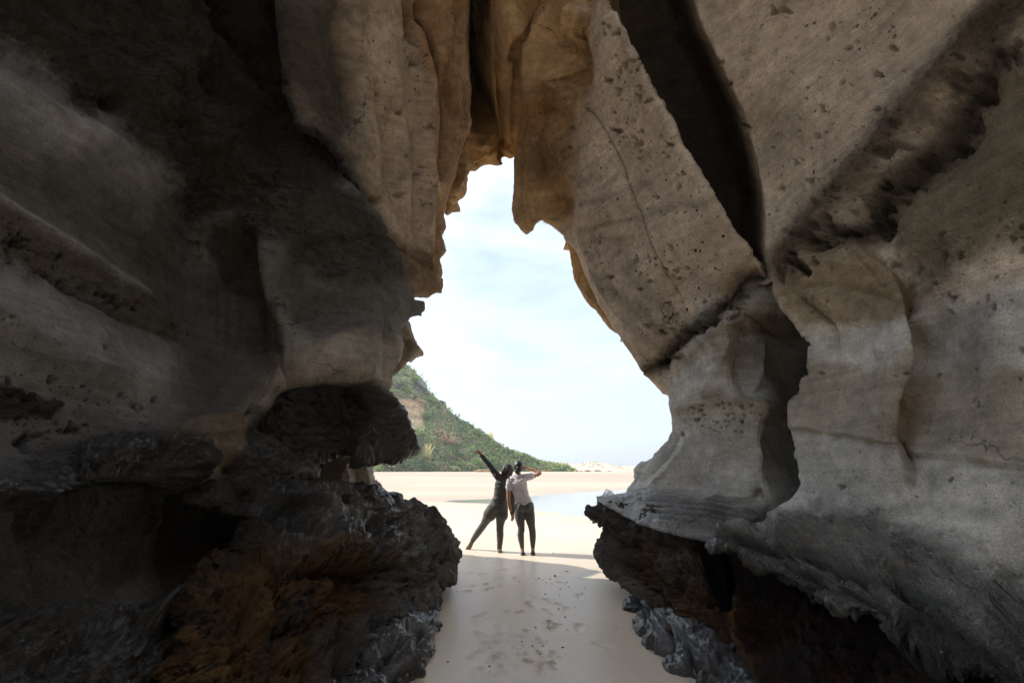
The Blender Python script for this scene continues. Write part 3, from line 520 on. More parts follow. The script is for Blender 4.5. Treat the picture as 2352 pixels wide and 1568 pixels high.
LU.line([(960, 560), (985, 600), (1000, 650)], .07, 14, 8, .2, wob=8); LU.line([(900, 560), (950, 590), (985, 610), (1005, 650)], -.07, 8, 10, .2, wob=10); LU.line([(880, 590), (930, 610), (965, 650)], .06, 9, 10, .2, wob=10); LU.line([(1000, 420), (1012, 520), (1006, 610)], -.07, 7, 8, .2)
LU.line([(760, 20), (790, 200), (800, 330)], -.08, 22, 24, .2); LU.line([(700, 0), (720, 150), (770, 300)], .07, 20, 26, .2)
LU.pits([(790, 0), (1000, 0), (1000, 420), (960, 560), (860, 420)], 70, 1.5, 6, 1.6, 41, tint=.4); LU.paintpoly([(800, 0), (1060, 0), (1010, 650), (880, 450)], None, 30, pit=.8)
LU.paintline([(655, 180), (680, 280), (757, 330), (800, 395), (840, 470), (880, 540), (905, 600), (935, 680)], 15, (.035, .034, .033), .85, .7, wet=.8, grit=1.6)
LU.paintpoly([(850, 480), (930, 560), (1010, 610), (1016, 680), (940, 690), (900, 640)], (.30, .22, .14), 20, .8, grit=.9)
o = LU.build(scallop=.3); tag(o, kind='structure')
# ---------------- left near wall and middle bulge
LW = Rock('cave_wall', [(-300, -260), (700, -260), (760, 100), (780, 300), (790, 405, .08), (830, 450, .06), (868, 490, .06), (890, 540, .06), (908, 575, .06), (928, 610, .06), (938, 655, .06), (946, 690, .06), (972, 693, .05), (974, 711, .05), (956, 724, .05), (938, 726), (931, 736), (915, 754), (917, 790), (913, 808), (902, 834), (897, 859), (898, 883), (890, 898), (887, 917), (893, 942), (903, 966), (910, 996), (920, 1010), (932, 1022), (931, 1044), (925, 1052), (907, 1057), (858, 1054), (829, 1057), (780, 1049), (752, 1060), (742, 1084), (729, 1100), (692, 1102), (690, 1250), (640, 1400), (560, 1720), (-300, 1720)],
  [(-280, -250, 1.9), (0, 0, 2.5), (0, -250, 2.2), (300, 0, 3.4), (300, -250, 3.0), (550, 0, 4.4), (560, 200, 4.9), (700, -250, 4.2), (740, 200, 5.8), (770, 380, 5.6), (650, 330, 5.2), (0, 300, 2.55), (300, 300, 3.5), (450, 350, 4.4), (-280, 500, 2.0), (0, 600, 2.6), (200, 600, 3.15), (350, 600, 4.0), (430, 600, 4.6), (500, 600, 4.78), (570, 600, 4.88), (600, 600, 4.78), (700, 600, 5.1), (800, 600, 5.4), (880, 600, 5.9), (930, 650, 6.3),
   (600, 450, 5.0), (700, 430, 5.1), (800, 450, 5.45), (500, 480, 4.8), (540, 760, 4.86), (450, 780, 4.68), (620, 800, 4.84), (660, 800, 4.85), (750, 780, 5.25), (850, 760, 5.7), (915, 770, 6.2), (960, 710, 6.6), (0, 800, 2.62), (200, 800, 3.15), (350, 800, 4.05), (600, 900, 4.85), (700, 870, 5.05), (800, 850, 5.35), (890, 870, 5.9), (650, 930, 5.0),
   (0, 1000, 2.65), (200, 1000, 3.2), (400, 1000, 3.95), (500, 950, 4.5), (560, 1000, 4.75), (720, 960, 5.4), (800, 980, 5.65), (880, 960, 6.0), (920, 1040, 6.15), (860, 1060, 5.75), (780, 1060, 5.4), (729, 1098, 5.1), (690, 1095, 5.05), (620, 1050, 4.9), (690, 1030, 5.2),
   (0, 1100, 2.5), (200, 1090, 3.0), (400, 1090, 3.8), (100, 1200, 3.0), (300, 1200, 3.65), (450, 1220, 4.3), (560, 1220, 4.8), (300, 1320, 3.75), (450, 1320, 4.3), (100, 1400, 2.8), (0, 1500, 2.4), (200, 1480, 2.85), (400, 1500, 3.4), (0, 1250, 2.6), (-280, 1100, 1.95), (-280, 1650, 1.8), (300, 1650, 2.9), (600, 1600, 3.8)],
  R=.14, edge=4, colour=GREY, rough=.3)
LW.gain = 1.4
LW.softmin = 9.0
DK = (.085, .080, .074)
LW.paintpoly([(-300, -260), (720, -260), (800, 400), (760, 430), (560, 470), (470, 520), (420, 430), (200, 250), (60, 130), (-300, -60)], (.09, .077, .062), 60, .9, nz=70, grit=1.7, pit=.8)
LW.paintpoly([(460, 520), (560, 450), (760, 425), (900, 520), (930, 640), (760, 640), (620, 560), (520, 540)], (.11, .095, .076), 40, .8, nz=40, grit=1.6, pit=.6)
LW.paintpoly([(640, 810), (700, 800), (820, 770), (915, 790), (900, 890), (700, 890), (620, 940), (560, 940)], (.40, .365, .31), 40, .9, nz=24)  # paler paint for the lit lower face of the bulge
LW.paintpoly([(620, 960), (660, 905), (740, 888), (840, 890), (885, 925), (930, 1025), (930, 1060), (740, 1080), (700, 1110), (560, 1100), (560, 1020)], (.065, .063, .06), 80, 1.0, nz=50, grit=1.5, wet=.7)  # wet black rock, also darkened as shade under the overhang
LW.paintpoly([(400, 440), (470, 500), (560, 560), (600, 640), (640, 760), (640, 820), (580, 930), (480, 940), (380, 860), (340, 700), (360, 560)], (.085, .08, .072), 110, .6, nz=50)  # dark paint stands in for shade in the wall hollow
LW.paintpoly([(600, 560), (760, 560), (900, 590), (920, 700), (820, 760), (680, 790), (620, 720)], (.13, .122, .11), 60, .7, nz=40)  # darker paint for the shaded upper face of the bulge
# arc lip and hollows of the bulge
arc = [(500, 640), (470, 590), (461, 545), (476, 505), (515, 474), (560, 458), (610, 443), (680, 428), (745, 420), (800, 440)]
LW.line(arc, -.14, 60, 4, .2, wob=8); LW.line(arc, .06, 4, 34, .2, wob=8); LW.bump(528, 590, 46, 72, -.42, -8); LW.bump(545, 735, 46, 90, -.26, -12)
sr = [(570, 520), (585, 570), (590, 625), (605, 685), (640, 752), (662, 803)]
LW.line(sr, -.16, 14, 60, .2); LW.line(sr, .16, 50, 12, .2); LW.paintline([(592, 600), (610, 680), (645, 750), (672, 800)], 24, (.30, .285, .26), .7, .5); LW.paintline([(478, 590), (468, 545), (485, 505), (520, 480)], 14, (.24, .22, .20), .6, .4)  # pale paint adds highlights to the ridge and arc lip
LW.line([(662, 803), (625, 850), (602, 900), (578, 943), (545, 965)], -.13, 4, 42, .12); LW.line([(640, 800), (610, 850), (590, 900), (568, 945), (540, 968)], .05, 6, 5, .1); LW.line([(662, 803), (625, 850), (602, 900), (578, 943)], .06, 50, 4, .12)
LW.line([(640, 812), (711, 794), (769, 787), (820, 766), (870, 768)], .16, 40, 120, .15); LW.bump(740, 720, 70, 50, -.16, -10); LW.bump(840, 700, 60, 40, .05, -20); LW.bump(700, 640, 60, 60, -.06)
LW.line([(678, 600), (690, 574), (722, 553), (787, 546), (866, 536), (900, 560)], -.10, 0, 36, .15, wob=8); LW.line([(678, 600), (690, 574), (722, 553), (787, 546), (866, 536)], .05, 26, 3, .15, wob=8)
LW.line([(770, 670), (819, 621), (888, 592)], .06, 20, 50, .2); LW.line([(900, 660), (905, 700), (880, 740), (900, 800), (905, 850)], .06, 26, 20, .2)
LW.bump(760, 860, 80, 30, .06, -18); LW.bump(840, 840, 40, 40, .05)
oh_ = [(600, 985), (640, 940), (648, 918), (690, 895), (741, 888), (785, 898), (840, 890), (880, 915)]
LW.line(oh_, -.42, 0, 120, .12, wob=10); LW.line(oh_, .05, 24, 0, .12, wob=10); LW.line([(880, 900), (895, 960), (915, 1010), (925, 1050)], .16, 30, 14, .1, wob=14); LW.line([(740, 1060), (830, 1052), (920, 1050)], .04, 20, 10, .1, wob=10); LW.bump(865, 930, 22, 20, -.2)
LW.line([(690, 1010), (712, 1060), (729, 1098)], .06, 18, 14, .15, wob=8); LW.paint(705, 1085, 34, 22, (.26, .25, .23), .8)
# tan tongue at the foot of the bulge
tg = [(356, 1012), (400, 985), (460, 965), (530, 950), (580, 952), (560, 1010), (540, 1070), (470, 1100), (420, 1080), (375, 1050)]
LW.paintpoly(tg, (.27, .225, .16), 16, .9, nz=14, grit=.5); LW.line([(350, 1020), (400, 983), (460, 963), (530, 948), (575, 940)], .07, 0, 60, .1); LW.line([(380, 1040), (450, 1010), (560, 985)], .03, 10, 10, .2, wob=8); LW.bump(590, 1000, 26, 26, -.12); LW.bump(548, 1075, 30, 26, -.16)
# long bands along the near wall
LW.line([(-280, 290), (0, 468), (96, 528), (200, 596), (325, 670), (470, 790)], .05, 26, 18, .35); LW.paintline([(-280, 290), (0, 468), (96, 528), (200, 596), (330, 672)], 8, (.42, .42, .42), .9, .5)
LW.paintpoly([(-300, 320), (0, 480), (200, 600), (400, 740), (400, 770), (160, 668), (0, 600), (-300, 480)], (.15, .125, .09), 34, .8, nz=34, grit=.9, pit=1)
LW.line([(0, 560), (164, 668), (250, 715), (320, 745), (440, 800)], -.06, 8, 14, .3, wob=10); LW.pits([(0, 500), (200, 620), (430, 770), (430, 800), (160, 670), (0, 600)], 90, 3, 11, 1.3, 51, tint=.5)
LW.line([(-280, 20), (0, 190), (160, 290), (330, 380), (430, 450)], .07, 60, 50, .05); LW.line([(-280, 200), (0, 330), (160, 430), (330, 540)], -.06, 50, 50, .05); LW.paintline([(-280, 80), (0, 215), (160, 310), (330, 400)], 42, (.33, .33, .33), .85, .5); LW.paintline([(-280, 250), (0, 380), (150, 470), (330, 590)], 60, (.12, .115, .075), .75, .6, grit=.7)
LW.paintline([(-280, 560), (0, 690), (200, 780), (330, 850)], 75, (.33, .335, .345), .9, .4); LW.paintline([(-280, 900), (0, 850), (200, 900), (360, 940)], 50, (.30, .30, .30), .7, .5); LW.line([(-280, 600), (0, 740), (200, 830), (400, 900)], .06, 60, 60, .05); LW.line([(0, 880), (200, 920), (400, 950), (560, 950)], -.04, 40, 40, .1)  # pale bluish paint brightens the near wall as if sky-lit
LW.pits([(0, 850), (400, 930), (360, 1010), (250, 1050), (0, 1090)], 90, 3, 12, 1.2, 52, tint=.55); LW.pits([(-200, 650), (400, 850), (300, 950), (-200, 900)], 30, 3, 8, 1.2, 53, tint=.5)
LW.paintpoly([(-60, 880), (60, 895), (130, 930), (100, 960), (-60, 970)], (.05, .05, .045), 16, .9, nz=22, grit=1.6, wet=.3)
mb = [(-280, 1200), (0, 1135), (110, 1098), (230, 1068), (330, 1045), (400, 1060), (440, 1110)]
LW.line(mb, .15, 40, 24, .05, wob=24); LW.paintline(mb, 40, (.045, .045, .047), .95, .5, wet=.7, grit=2.0); LW.line([(0, 1180), (120, 1140), (240, 1115), (370, 1120), (430, 1160)], -.22, 0, 60, .08, wob=16)
LW.paintpoly([(-300, 1210), (0, 1170), (200, 1125), (360, 1135), (430, 1180), (300, 1330), (200, 1420), (-300, 1470)], (.115, .112, .10), 26, .9, nz=24, grit=.8, pit=.8)
LW.bump(490, 1270, 120, 110, -.26, 0); LW.paint(500, 1270, 120, 90, (.075, .07, .065), .5); LW.line([(430, 1140), (500, 1170), (572, 1198)], -.2, 0, 60, .1)  # dark paint adds to the shade in the alcove
LW.paintpoly([(-300, 1440), (200, 1410), (450, 1400), (600, 1500), (560, 1730), (-300, 1730)], (.10, .097, .092), 30, .9, nz=40, grit=1.9, wet=.6)
for k in range(16):
    r = np.random.default_rng(70+k); LW.bump(r.uniform(0, 430), r.uniform(1430, 1640), r.uniform(20, 60), r.uniform(14, 30), r.uniform(-.10, .14), r.uniform(-40, 20))
LW.line([(200, 1440), (300, 1455), (400, 1430), (470, 1390)], .10, 22, 16, .2, wob=16)
for k in range(14):
    r = np.random.default_rng(170+k); LW.bump(r.uniform(150, 640), r.uniform(30, 420), r.uniform(24, 60), r.uniform(20, 50), r.uniform(-.16, .14), r.uniform(0, 60))
LW.line([(240, 180), (330, 210), (420, 260), (500, 330), (600, 380)], .12, 30, 40, .15, wob=20); LW.bump(250, 240, 26, 16, -.18, 30); LW.bump(520, 200, 40, 60, -.3, -30); LW.bump(620, 300, 40, 60, -.3, -20)
LW.bump(560, 80, 30, 120, -.45, -35)
for k in range(26):
    r = np.random.default_rng(470+k); y0 = r.uniform(80, 900); x0 = r.uniform(-250, 120); ln = r.uniform(160, 420); LW.line([(x0, y0), (x0+ln*.5, y0+ln*.5*(.62-.0004*y0)), (x0+ln, y0+ln*(.58-.0005*y0))], r.uniform(-.022, .022), r.uniform(4, 12), r.uniform(4, 22), .3, wob=8)
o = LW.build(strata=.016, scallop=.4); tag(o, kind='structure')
# ---------------- left lower ledge
LL = Rock('rock_ledge', [(430, 1140), (500, 1112), (560, 1098), (640, 1108), (690, 1108), (735, 1114), (748, 1108), (775, 1120), (800, 1116), (834, 1120), (858, 1132), (882, 1146), (888, 1163), (917, 1160), (956, 1155), (976, 1162), (981, 1177), (1008, 1192), (1008, 1211), (1020, 1236), (1035, 1250), (1054, 1273), (1037, 1299), (1025, 1319), (1000, 1353), (1009, 1378), (995, 1400), (978, 1407), (947, 1446), (905, 1478), (862, 1512), (854, 1568), (850, 1740), (380, 1740), (420, 1568), (432, 1368), (500, 1325), (547, 1299), (558, 1263), (572, 1198), (500, 1168), (440, 1152)],
  [(430, 1145, 3.9), (560, 1110, 4.5), (690, 1110, 4.9), (745, 1090, 5.1), (830, 1105, 5.6), (885, 1155, 5.9), (950, 1160, 6.7), (1005, 1200, 6.6), (1054, 1273, 6.4), (1030, 1310, 6.2), (1000, 1353, 5.9), (1000, 1385, 5.6), (950, 1440, 5.0), (862, 1512, 4.2), (850, 1700, 3.4), (900, 1250, 5.5), (820, 1240, 4.9), (820, 1200, 5.2), (900, 1200, 6.0), (750, 1150, 5.0), (750, 1250, 4.5), (880, 1380, 5.0), (800, 1400, 4.5), (650, 1300, 4.1), (570, 1200, 4.3), (550, 1290, 4.0), (440, 1370, 3.5), (600, 1400, 3.7), (500, 1568, 3.1), (700, 1500, 3.8), (400, 1700, 2.7), (650, 1200, 4.5), (700, 1650, 3.4)],
  R=.1, edge=6, colour=(.085, .078, .068), rough=1.2)
LL.gain = 1.3
LL.paintpoly([(860, 1175), (960, 1150), (1060, 1270), (1000, 1390), (900, 1480), (860, 1400), (820, 1300)], (.27, .26, .24), 40, .9, nz=30, grit=1.5, pit=1, wet=.15)
LL.paintpoly([(700, 1100), (900, 1150), (900, 1260), (800, 1260), (640, 1300), (560, 1200), (600, 1110)], (.085, .083, .08), 30, .9, nz=30, grit=1.6, wet=.8)
LL.paintpoly([(430, 1380), (600, 1290), (760, 1270), (880, 1290), (880, 1330), (840, 1400), (800, 1568), (780, 1740), (380, 1740)], (.21, .122, .052), 50, .95, nz=90, fib=1.0, grit=1.9)
LL.paintpoly([(720, 1440), (850, 1400), (860, 1568), (850, 1740), (700, 1740)], (.13, .125, .115), 30, .85, nz=40, grit=.9, fib=.1); LL.paintline([(520, 1740), (600, 1500), (680, 1420), (700, 1360)], 20, (.12, .115, .10), .8, .7)
LL.paint(740, 1200, 34, 60, (.24, .225, .19), .8, rot=10); LL.paint(660, 1260, 50, 24, (.17, .16, .14), .7, rot=30); LL.paint(800, 1190, 30, 40, (.20, .185, .155), .7)
LL.line([(560, 1200), (640, 1250), (700, 1275), (780, 1270), (860, 1280), (900, 1230)], .14, 20, 40, .1, wob=26); LL.line([(600, 1300), (690, 1320), (780, 1310), (870, 1330)], -.18, 20, 40, .15, wob=30)
LL.line([(690, 1150), (740, 1170), (770, 1230), (760, 1275)], .12, 24, 20, .15, wob=16); LL.bump(640, 1210, 60, 40, -.25, 20); LL.bump(690, 1180, 26, 30, -.12); LL.bump(590, 1140, 50, 26, -.12, 20); LL.bump(660, 1150, 50, 20, .12, 10)
LL.line([(780, 1150), (830, 1180), (880, 1195), (930, 1185)], .08, 14, 26, .15, wob=16); LL.line([(840, 1200), (860, 1260), (870, 1330)], -.2, 26, 14, .15, wob=16); LL.bump(870, 1340, 26, 40, -.30, 10); LL.bump(800, 1330, 30, 40, -.22)
LL.line([(905, 1200), (960, 1215), (1010, 1240), (1045, 1270)], .05, 10, 30, .15, wob=10); LL.line([(985, 1180), (1000, 1230), (1010, 1290), (995, 1350)], .09, 18, 10, .1, wob=10); LL.line([(960, 1340), (900, 1370), (860, 1420)], -.10, 16, 22, .15, wob=12); LL.line([(1000, 1360), (940, 1390), (880, 1440)], .07, 12, 18, .1, wob=10)
LL.bump(930, 1280, 40, 50, .05); LL.line([(930, 1160), (960, 1175), (1000, 1200)], .06, 8, 10, .2, wob=8)
for (a, b, c, d) in ((600, 1330, 560, 1568), (680, 1330, 640, 1600), (760, 1320, 720, 1600), (520, 1380, 460, 1600), (830, 1350, 800, 1600)):
    LL.line([(a, b), ((a+c)/2+12, (b+d)/2), (c, d)], .07, 22, 12, .12, wob=44); LL.line([(a+40, b+10), ((a+c)/2+52, (b+d)/2), (c+44, d)], -.13, 9, 20, .12, wob=44)
LL.line([(440, 1360), (560, 1290), (600, 1210)], .08, 20, 20, .1, wob=16); LL.line([(480, 1568), (560, 1490), (640, 1440)], .07, 14, 10, .15, wob=16)
for k in range(26):
    r = np.random.default_rng(270+k); LL.bump(r.uniform(460, 860), r.uniform(1260, 1600), r.uniform(12, 40), r.uniform(10, 26), r.uniform(-.13, .09), r.uniform(-70, 20), p=3)
for k in range(22):
    r = np.random.default_rng(370+k); LL.bump(r.uniform(600, 990), r.uniform(1110, 1300), r.uniform(10, 34), r.uniform(8, 16), r.uniform(-.10, .09), r.uniform(-30, 30), p=3)
LL.pits([(860, 1180), (1000, 1200), (1030, 1280), (900, 1440), (850, 1330)], 120, 3, 8, 1.3, 61, tint=.3); LL.pits([(560, 1110), (860, 1130), (860, 1250), (600, 1260)], 90, 4, 13, 1.2, 62, tint=.2)
o = LL.build(strata=.03); tag(o, kind='structure')

# ---------------- wet rock feet where the walls meet the sand
def foot_y(u, v): b = (CV-v)/F; return -CAM_Z*(CP-b*SP)/(SP+b*CP)
def foot(name, edge_pts, hidden, ribs, cracks, seed):
    ctrl = [(u, v, foot_y(u, v)-.06) for u, v in edge_pts[::2]]+[(u, v, y) for u, v, y in hidden]
    W = Rock(name, [(u, v, .12) for u, v in edge_pts]+[(u, v) for u, v, _ in hidden], ctrl, R=.12, edge=5, colour=(.075, .077, .08), rough=1.5)
    W.wet[:] = .85
    r = np.random.default_rng(seed)
    for q in cracks: W.line(q, -.16, 4, 6, .1, wob=6); W.paintline(q, 7, (.02, .02, .02), .8, .3)
    for q in ribs:
        W.line(q, .05, 7, 9, .15, wob=16); W.line([(a+r.uniform(8, 12), b+4) for a, b in q], -.05, 5, 7, .15, wob=12)
        W.paintline(q, 9, (.34, .34, .35), .55, 1.1, wet=.6)  # pale glints painted along the wet ribs
    W.paint(np.mean([p[0] for p in edge_pts]), np.mean([p[1] for p in edge_pts]), 90, 60, (.22, .22, .225), .5, nz=1.6)
    tag(W.build(strata=.03, back=.5), kind='structure')
foot('wet_rock_foot', [(978, 1404), (990, 1412), (1000, 1436), (988, 1450), (987, 1478), (986, 1500), (971, 1520), (951, 1540), (923, 1567), (890, 1600), (850, 1650)], [(780, 1660, 3.2), (830, 1520, 3.85), (900, 1455, 4.4), (945, 1425, 4.85)],
     [[(990, 1425), (950, 1460), (900, 1500)], [(985, 1455), (950, 1490), (880, 1550)], [(965, 1500), (920, 1540), (860, 1590)], [(940, 1450), (890, 1490), (850, 1520)]], [[(975, 1455), (950, 1478), (955, 1530)], [(945, 1470), (900, 1520), (850, 1560)]], 3)
foot('wet_rock_foot', [(1482, 1400), (1470, 1430), (1467, 1447), (1484, 1460), (1498, 1466), (1502, 1487), (1524, 1500), (1554, 1513), (1562, 1544), (1590, 1559), (1634, 1568), (1680, 1600), (1740, 1660)], [(1820, 1660, 3.3), (1720, 1540, 3.85), (1600, 1460, 4.3), (1500, 1372, 5.35)],
     [[(1490, 1390), (1520, 1440), (1550, 1490)], [(1515, 1410), (1560, 1460), (1610, 1520)], [(1560, 1450), (1610, 1510), (1660, 1570)], [(1500, 1440), (1530, 1480), (1545, 1505)], [(1590, 1490), (1640, 1550)]], [[(1500, 1400), (1500, 1440), (1500, 1480)], [(1540, 1440), (1556, 1480), (1560, 1540)], [(1590, 1500), (1600, 1560)]], 4)

# ------------------------------------------------------------------ beach sand, water, far ground
def sand_material(name, base):
    m, nt, bs, L = new_mat(name); t = nt.nodes.new('ShaderNodeTexCoord').outputs['Object']
    n1 = noise(nt, t, .5, 5, .6, .6); n2 = noise(nt, t, 14, 6, .6); n3 = noise(nt, t, 420, 3, .7)
    c = mixc(nt, maprange(nt, n1, .35, .65, 0, 1), tuple(b*.93 for b in base), tuple(b*1.05 for b in base))
    c = mixc(nt, 1.0, c, maprange(nt, n2, .3, .7, .95, 1.04), 'MULTIPLY'); c = mixc(nt, 1.0, c, maprange(nt, n3, .3, .7, .88, 1.1), 'MULTIPLY')
    c = mixc(nt, attr(nt, 'dug'), c, tuple(b*.52 for b in base)); damp = attr(nt, 'damp'); c = mixc(nt, math_n(nt, 'MULTIPLY', damp, .5), c, tuple(b*.55 for b in base))
    c = mixc(nt, attr(nt, 'flat'), c, mixc(nt, n1, (.40, .30, .215), (.47, .36, .265)))
    L(c, bs.inputs['Base Color']); L(maprange(nt, damp, 0, 1, .85, .28), bs.inputs['Roughness']); bs.inputs['Specular IOR Level'].default_value = .35
    bs.inputs['Coat Roughness'].default_value = .34; bs.inputs['Coat IOR'].default_value = 1.5; L(attr(nt, 'moist'), bs.inputs['Coat Weight'])
    b = nt.nodes.new('ShaderNodeBump'); b.inputs['Strength'].default_value = .35; b.inputs['Distance'].default_value = .006
    L(math_n(nt, 'ADD', n2, math_n(nt, 'MULTIPLY', n3, .35)), b.inputs['Height']); L(b.outputs[0], bs.inputs['Normal'])
    return m
SAND = sand_material('beach_sand', (.71, .59, .455))
def axis(lo, hi, mid0, mid1, d, g=1.09):
    a = [mid0]; 
    while a[-1] < mid1: a.append(a[-1]+d)
    s = d
    while a[-1] < hi: s *= g; a.append(a[-1]+s)
    s = d; 
    while a[0] > lo: s *= g; a.insert(0, a[0]-s)
    return np.array(a)
gx = axis(-2300, 2300, -3.0, 3.0, .028); gy = axis(-400, 2300, 3.4, 11.0, .03, 1.06)
GX, GY = np.meshgrid(gx, gy)
def sand_z(x, y):
    far = np.clip((y-45)/45, 0, 1); z = 1.22*far*far*(3-2*far)
    pool = np.exp(-((x-6.5)/6.0)**2-((y-24)/8.5)**2)+.9*np.exp(-((x-22)/14)**2-((y-36)/9)**2)+.30*np.exp(-((x+2.6)/3.2)**2-((y-25.5)/2.2)**2)
    z = z-.22*pool+.02*np.clip((y-11)/10, 0, 1)
    P = np.stack([x*.35, y*.35, 0*x], -1); z = z+.018*fbm(P, 3)*np.clip(1.2-(y-12)/40, .3, 1)
    rim = np.exp(-np.maximum(0, np.abs(x-.2)-1.2-.05*(8-y))**2/.12)*np.clip((9-y)/3, 0, 1)
    z = z+.03*(1-rim)*np.clip((9.5-y)/3, 0, 1)
    return z
GZ = sand_z(GX, GY); DUG = np.zeros(GX.shape); DAMP = np.exp(-((GX-6.5)/7.5)**2-((GY-24)/10.5)**2)+np.exp(-((GX-22)/16)**2-((GY-36)/11)**2)+.6*np.exp(-((GX+2.6)/4.2)**2-((GY-25.5)/2.8)**2); DAMP = np.clip(DAMP*1.3-.35, 0, 1)
def floor_at(u, v):
    a = (u-CU)/F; b = (CV-v)/F; yd = CP-b*SP; zd = SP+b*CP; Y = -CAM_Z/(zd/yd); return a/yd*Y, Y
def foot_print(x, y, L_=.25, W_=.095, rot=0., depth=.022, rough=0., rng=None):
    c, s_ = math.cos(rot), math.sin(rot); i = np.abs(gx-x) < .34; j = np.abs(gy-y) < .34
    if not i.any() or not j.any(): return
    W = np.ix_(j, i); X = GX[W]-x; Y = GY[W]-y; a = X*c+Y*s_; b = -X*s_+Y*c
    wob = .25*pn(np.stack([GX[W]*16, GY[W]*16, 0*X+3.1], -1)); wd = W_/2*(1-.22*np.cos(b/L_*2*PI+.4))
    q = np.sqrt((a/wd)**2+(b/(L_/2))**2)+wob*(.5+rough)
    GZ[W] += -depth*np.clip((1.08-q)/.28, 0, 1)+depth*.55*np.exp(-((q-1.25)/.22)**2)*(.6+rough)
    if rough:
        GZ[W] += rough*depth*1.6*np.exp(-(q/1.25)**4)*fbm(np.stack([GX[W]*26, GY[W]*26, 0*X], -1), 2); DUG[W] = np.maximum(DUG[W], np.clip(rough*np.exp(-(q/1.1)**4)*(.1+.9*pn(np.stack([GX[W]*24, GY[W]*24, 0*X+9], -1))), 0, .42))
rf = np.random.default_rng(3)
# scuffed prints and clear prints where the photo has them
for (u, v, rr, n) in ((1167, 1393, .9, 2), (1215, 1391, 1.0, 3), (1278, 1396, .5, 1), (1222, 1447, 1.0, 2), (1265, 1437, 1.0, 3), (1290, 1436, .6, 2), (1166, 1507, 1.1, 2), (1222, 1503, 1.2, 3), (1237, 1511, 1.2, 2), (1258, 1498, .8, 2), (1080, 1356, .8, 2), (1108, 1350, .9, 2), (1086, 1320, .7, 2), (1075, 1298, .6, 1), (1150, 1345, .5, 1), (1120, 1352, .5, 1), (1178, 1530, .6, 1)):
    x, y = floor_at(u, v)
    for k in range(n): foot_print(x+rf.normal()*.06, y+rf.normal()*.08, rf.uniform(.07, .13), rf.uniform(.05, .08), rf.uniform(-.8, .8), .015, rr)
for (u, v) in ((1112, 1410), (1150, 1440), (1103, 1457), (1113, 1483), (1092, 1502), (1135, 1480), (1100, 1545), (1135, 1556), (1240, 1545), (1255, 1380), (1330, 1370), (1300, 1400), (1255, 1405), (1330, 1440), (1182, 1468), (1208, 1468), (1196, 1485), (1155, 1460), (1092, 1421), (1155, 1310), (1185, 1330), (1290, 1340), (1190, 1540)):
    x, y = floor_at(u, v); foot_print(x, y, .25, .09, rf.uniform(-.5, .5), .013, .12)
for k in range(24):
    foot_print(rf.normal()*.55+.15, rf.uniform(3.6, 9.0), rf.uniform(.2, .27), .10, rf.uniform(-.9, .9), rf.uniform(.003, .008), .15)
for k in range(30): foot_print(rf.normal()*3, rf.uniform(10, 18), .26, .11, rf.uniform(-.9, .9), .012, .3)
o = mesh_np('beach_sand', np.stack([GX, GY, GZ], -1).reshape(-1, 3), grid_faces(*GX.shape)[:, ::-1], SAND); attr_f(o, 'dug', DUG); attr_f(o, 'damp', DAMP); attr_f(o, 'flat', np.clip((GY-10)/16, 0, 1)*.95*np.clip(.75+.5*fbm(np.stack([GX*.03, GY*.09, 0*GX], -1), 3), 0, 1)); attr_f(o, 'moist', np.clip((10.5-GY)/2.5, 0, 1)*.55*np.clip(1-DUG*2, 0, 1)); tag(o, kind='structure')
pr_ = np.random.default_rng(21); PEB = bpy.data.meshes.new('pebble'); bmp = bmesh.new(); bmesh.ops.create_icosphere(bmp, subdivisions=2, radius=1)
for v_ in bmp.verts: v_.co *= 1+.25*float(pn(np.array([v_.co[:]])*1.7)[0])
bmp.to_mesh(PEB); bmp.free(); PEB.materials.append(ROCK); 
def sand_at(x, y): return float(GZ[np.abs(gy-y).argmin(), np.abs(gx-x).argmin()])
PV = np.array([v.co[:] for v in PEB.vertices]); PF = np.array([p.vertices[:] for p in PEB.polygons]); allv = []; allf = []
for k in range(74):
    if k < 34: x, y = floor_at(*[(1222, 1478), (1226, 1484), (1300, 1380), (1318, 1372), (1195, 1478), (1218, 1484), (1252, 1385), (1330, 1350), (1282, 1332), (1360, 1345), (1240, 1330), (1270, 1458)][k % 12]); x += pr_.normal()*.15; y += pr_.normal()*.3
    else: x, y = pr_.normal()*.8+.2, pr_.uniform(3.8, 12)
    q = pr_.uniform(.003, .009)*(1.5 if y > 7 else 1); allf.append(PF+len(allv)*len(PV)); allv.append(PV*q*np.array([1.3, 1, .6])+np.array([x, y, sand_at(x, y)+q*.25]))
o = mesh_np('pebbles', np.concatenate(allv), np.concatenate(allf), ROCK); attr_c(o, 'rock_colour', np.tile((.06, .05, .042), (len(o.data.vertices), 1))); tag(o, kind='stuff')
def water_material():
    m, nt, bs, L = new_mat('shallow_water'); t = nt.nodes.new('ShaderNodeTexCoord').outputs['Object']
    bs.inputs['Base Color'].default_value = (.42, .42, .38, 1); bs.inputs['Roughness'].default_value = .05; bs.inputs['IOR'].default_value = 1.33; bs.inputs['Specular IOR Level'].default_value = .5
    b = nt.nodes.new('ShaderNodeBump'); b.inputs['Strength'].default_value = .12; b.inputs['Distance'].default_value = .02; mp_ = nt.nodes.new('ShaderNodeMapping'); mp_.inputs['Scale'].default_value = (1, 3, 1); L(t, mp_.inputs[0])
    L(noise(nt, mp_.outputs[0], 3, 4, .6), b.inputs['Height']); L(b.outputs[0], bs.inputs['Normal']); return m
WATER = water_material()
wx = np.linspace(-9, 48, 90); wy = np.linspace(12, 52, 60); WX, WY = np.meshgrid(wx, wy)
o = mesh_np('tidal_pool', np.stack([WX, WY, 0*WX-.055], -1).reshape(-1, 3), grid_faces(60, 90)[:, ::-1], WATER); tag(o, kind='structure')
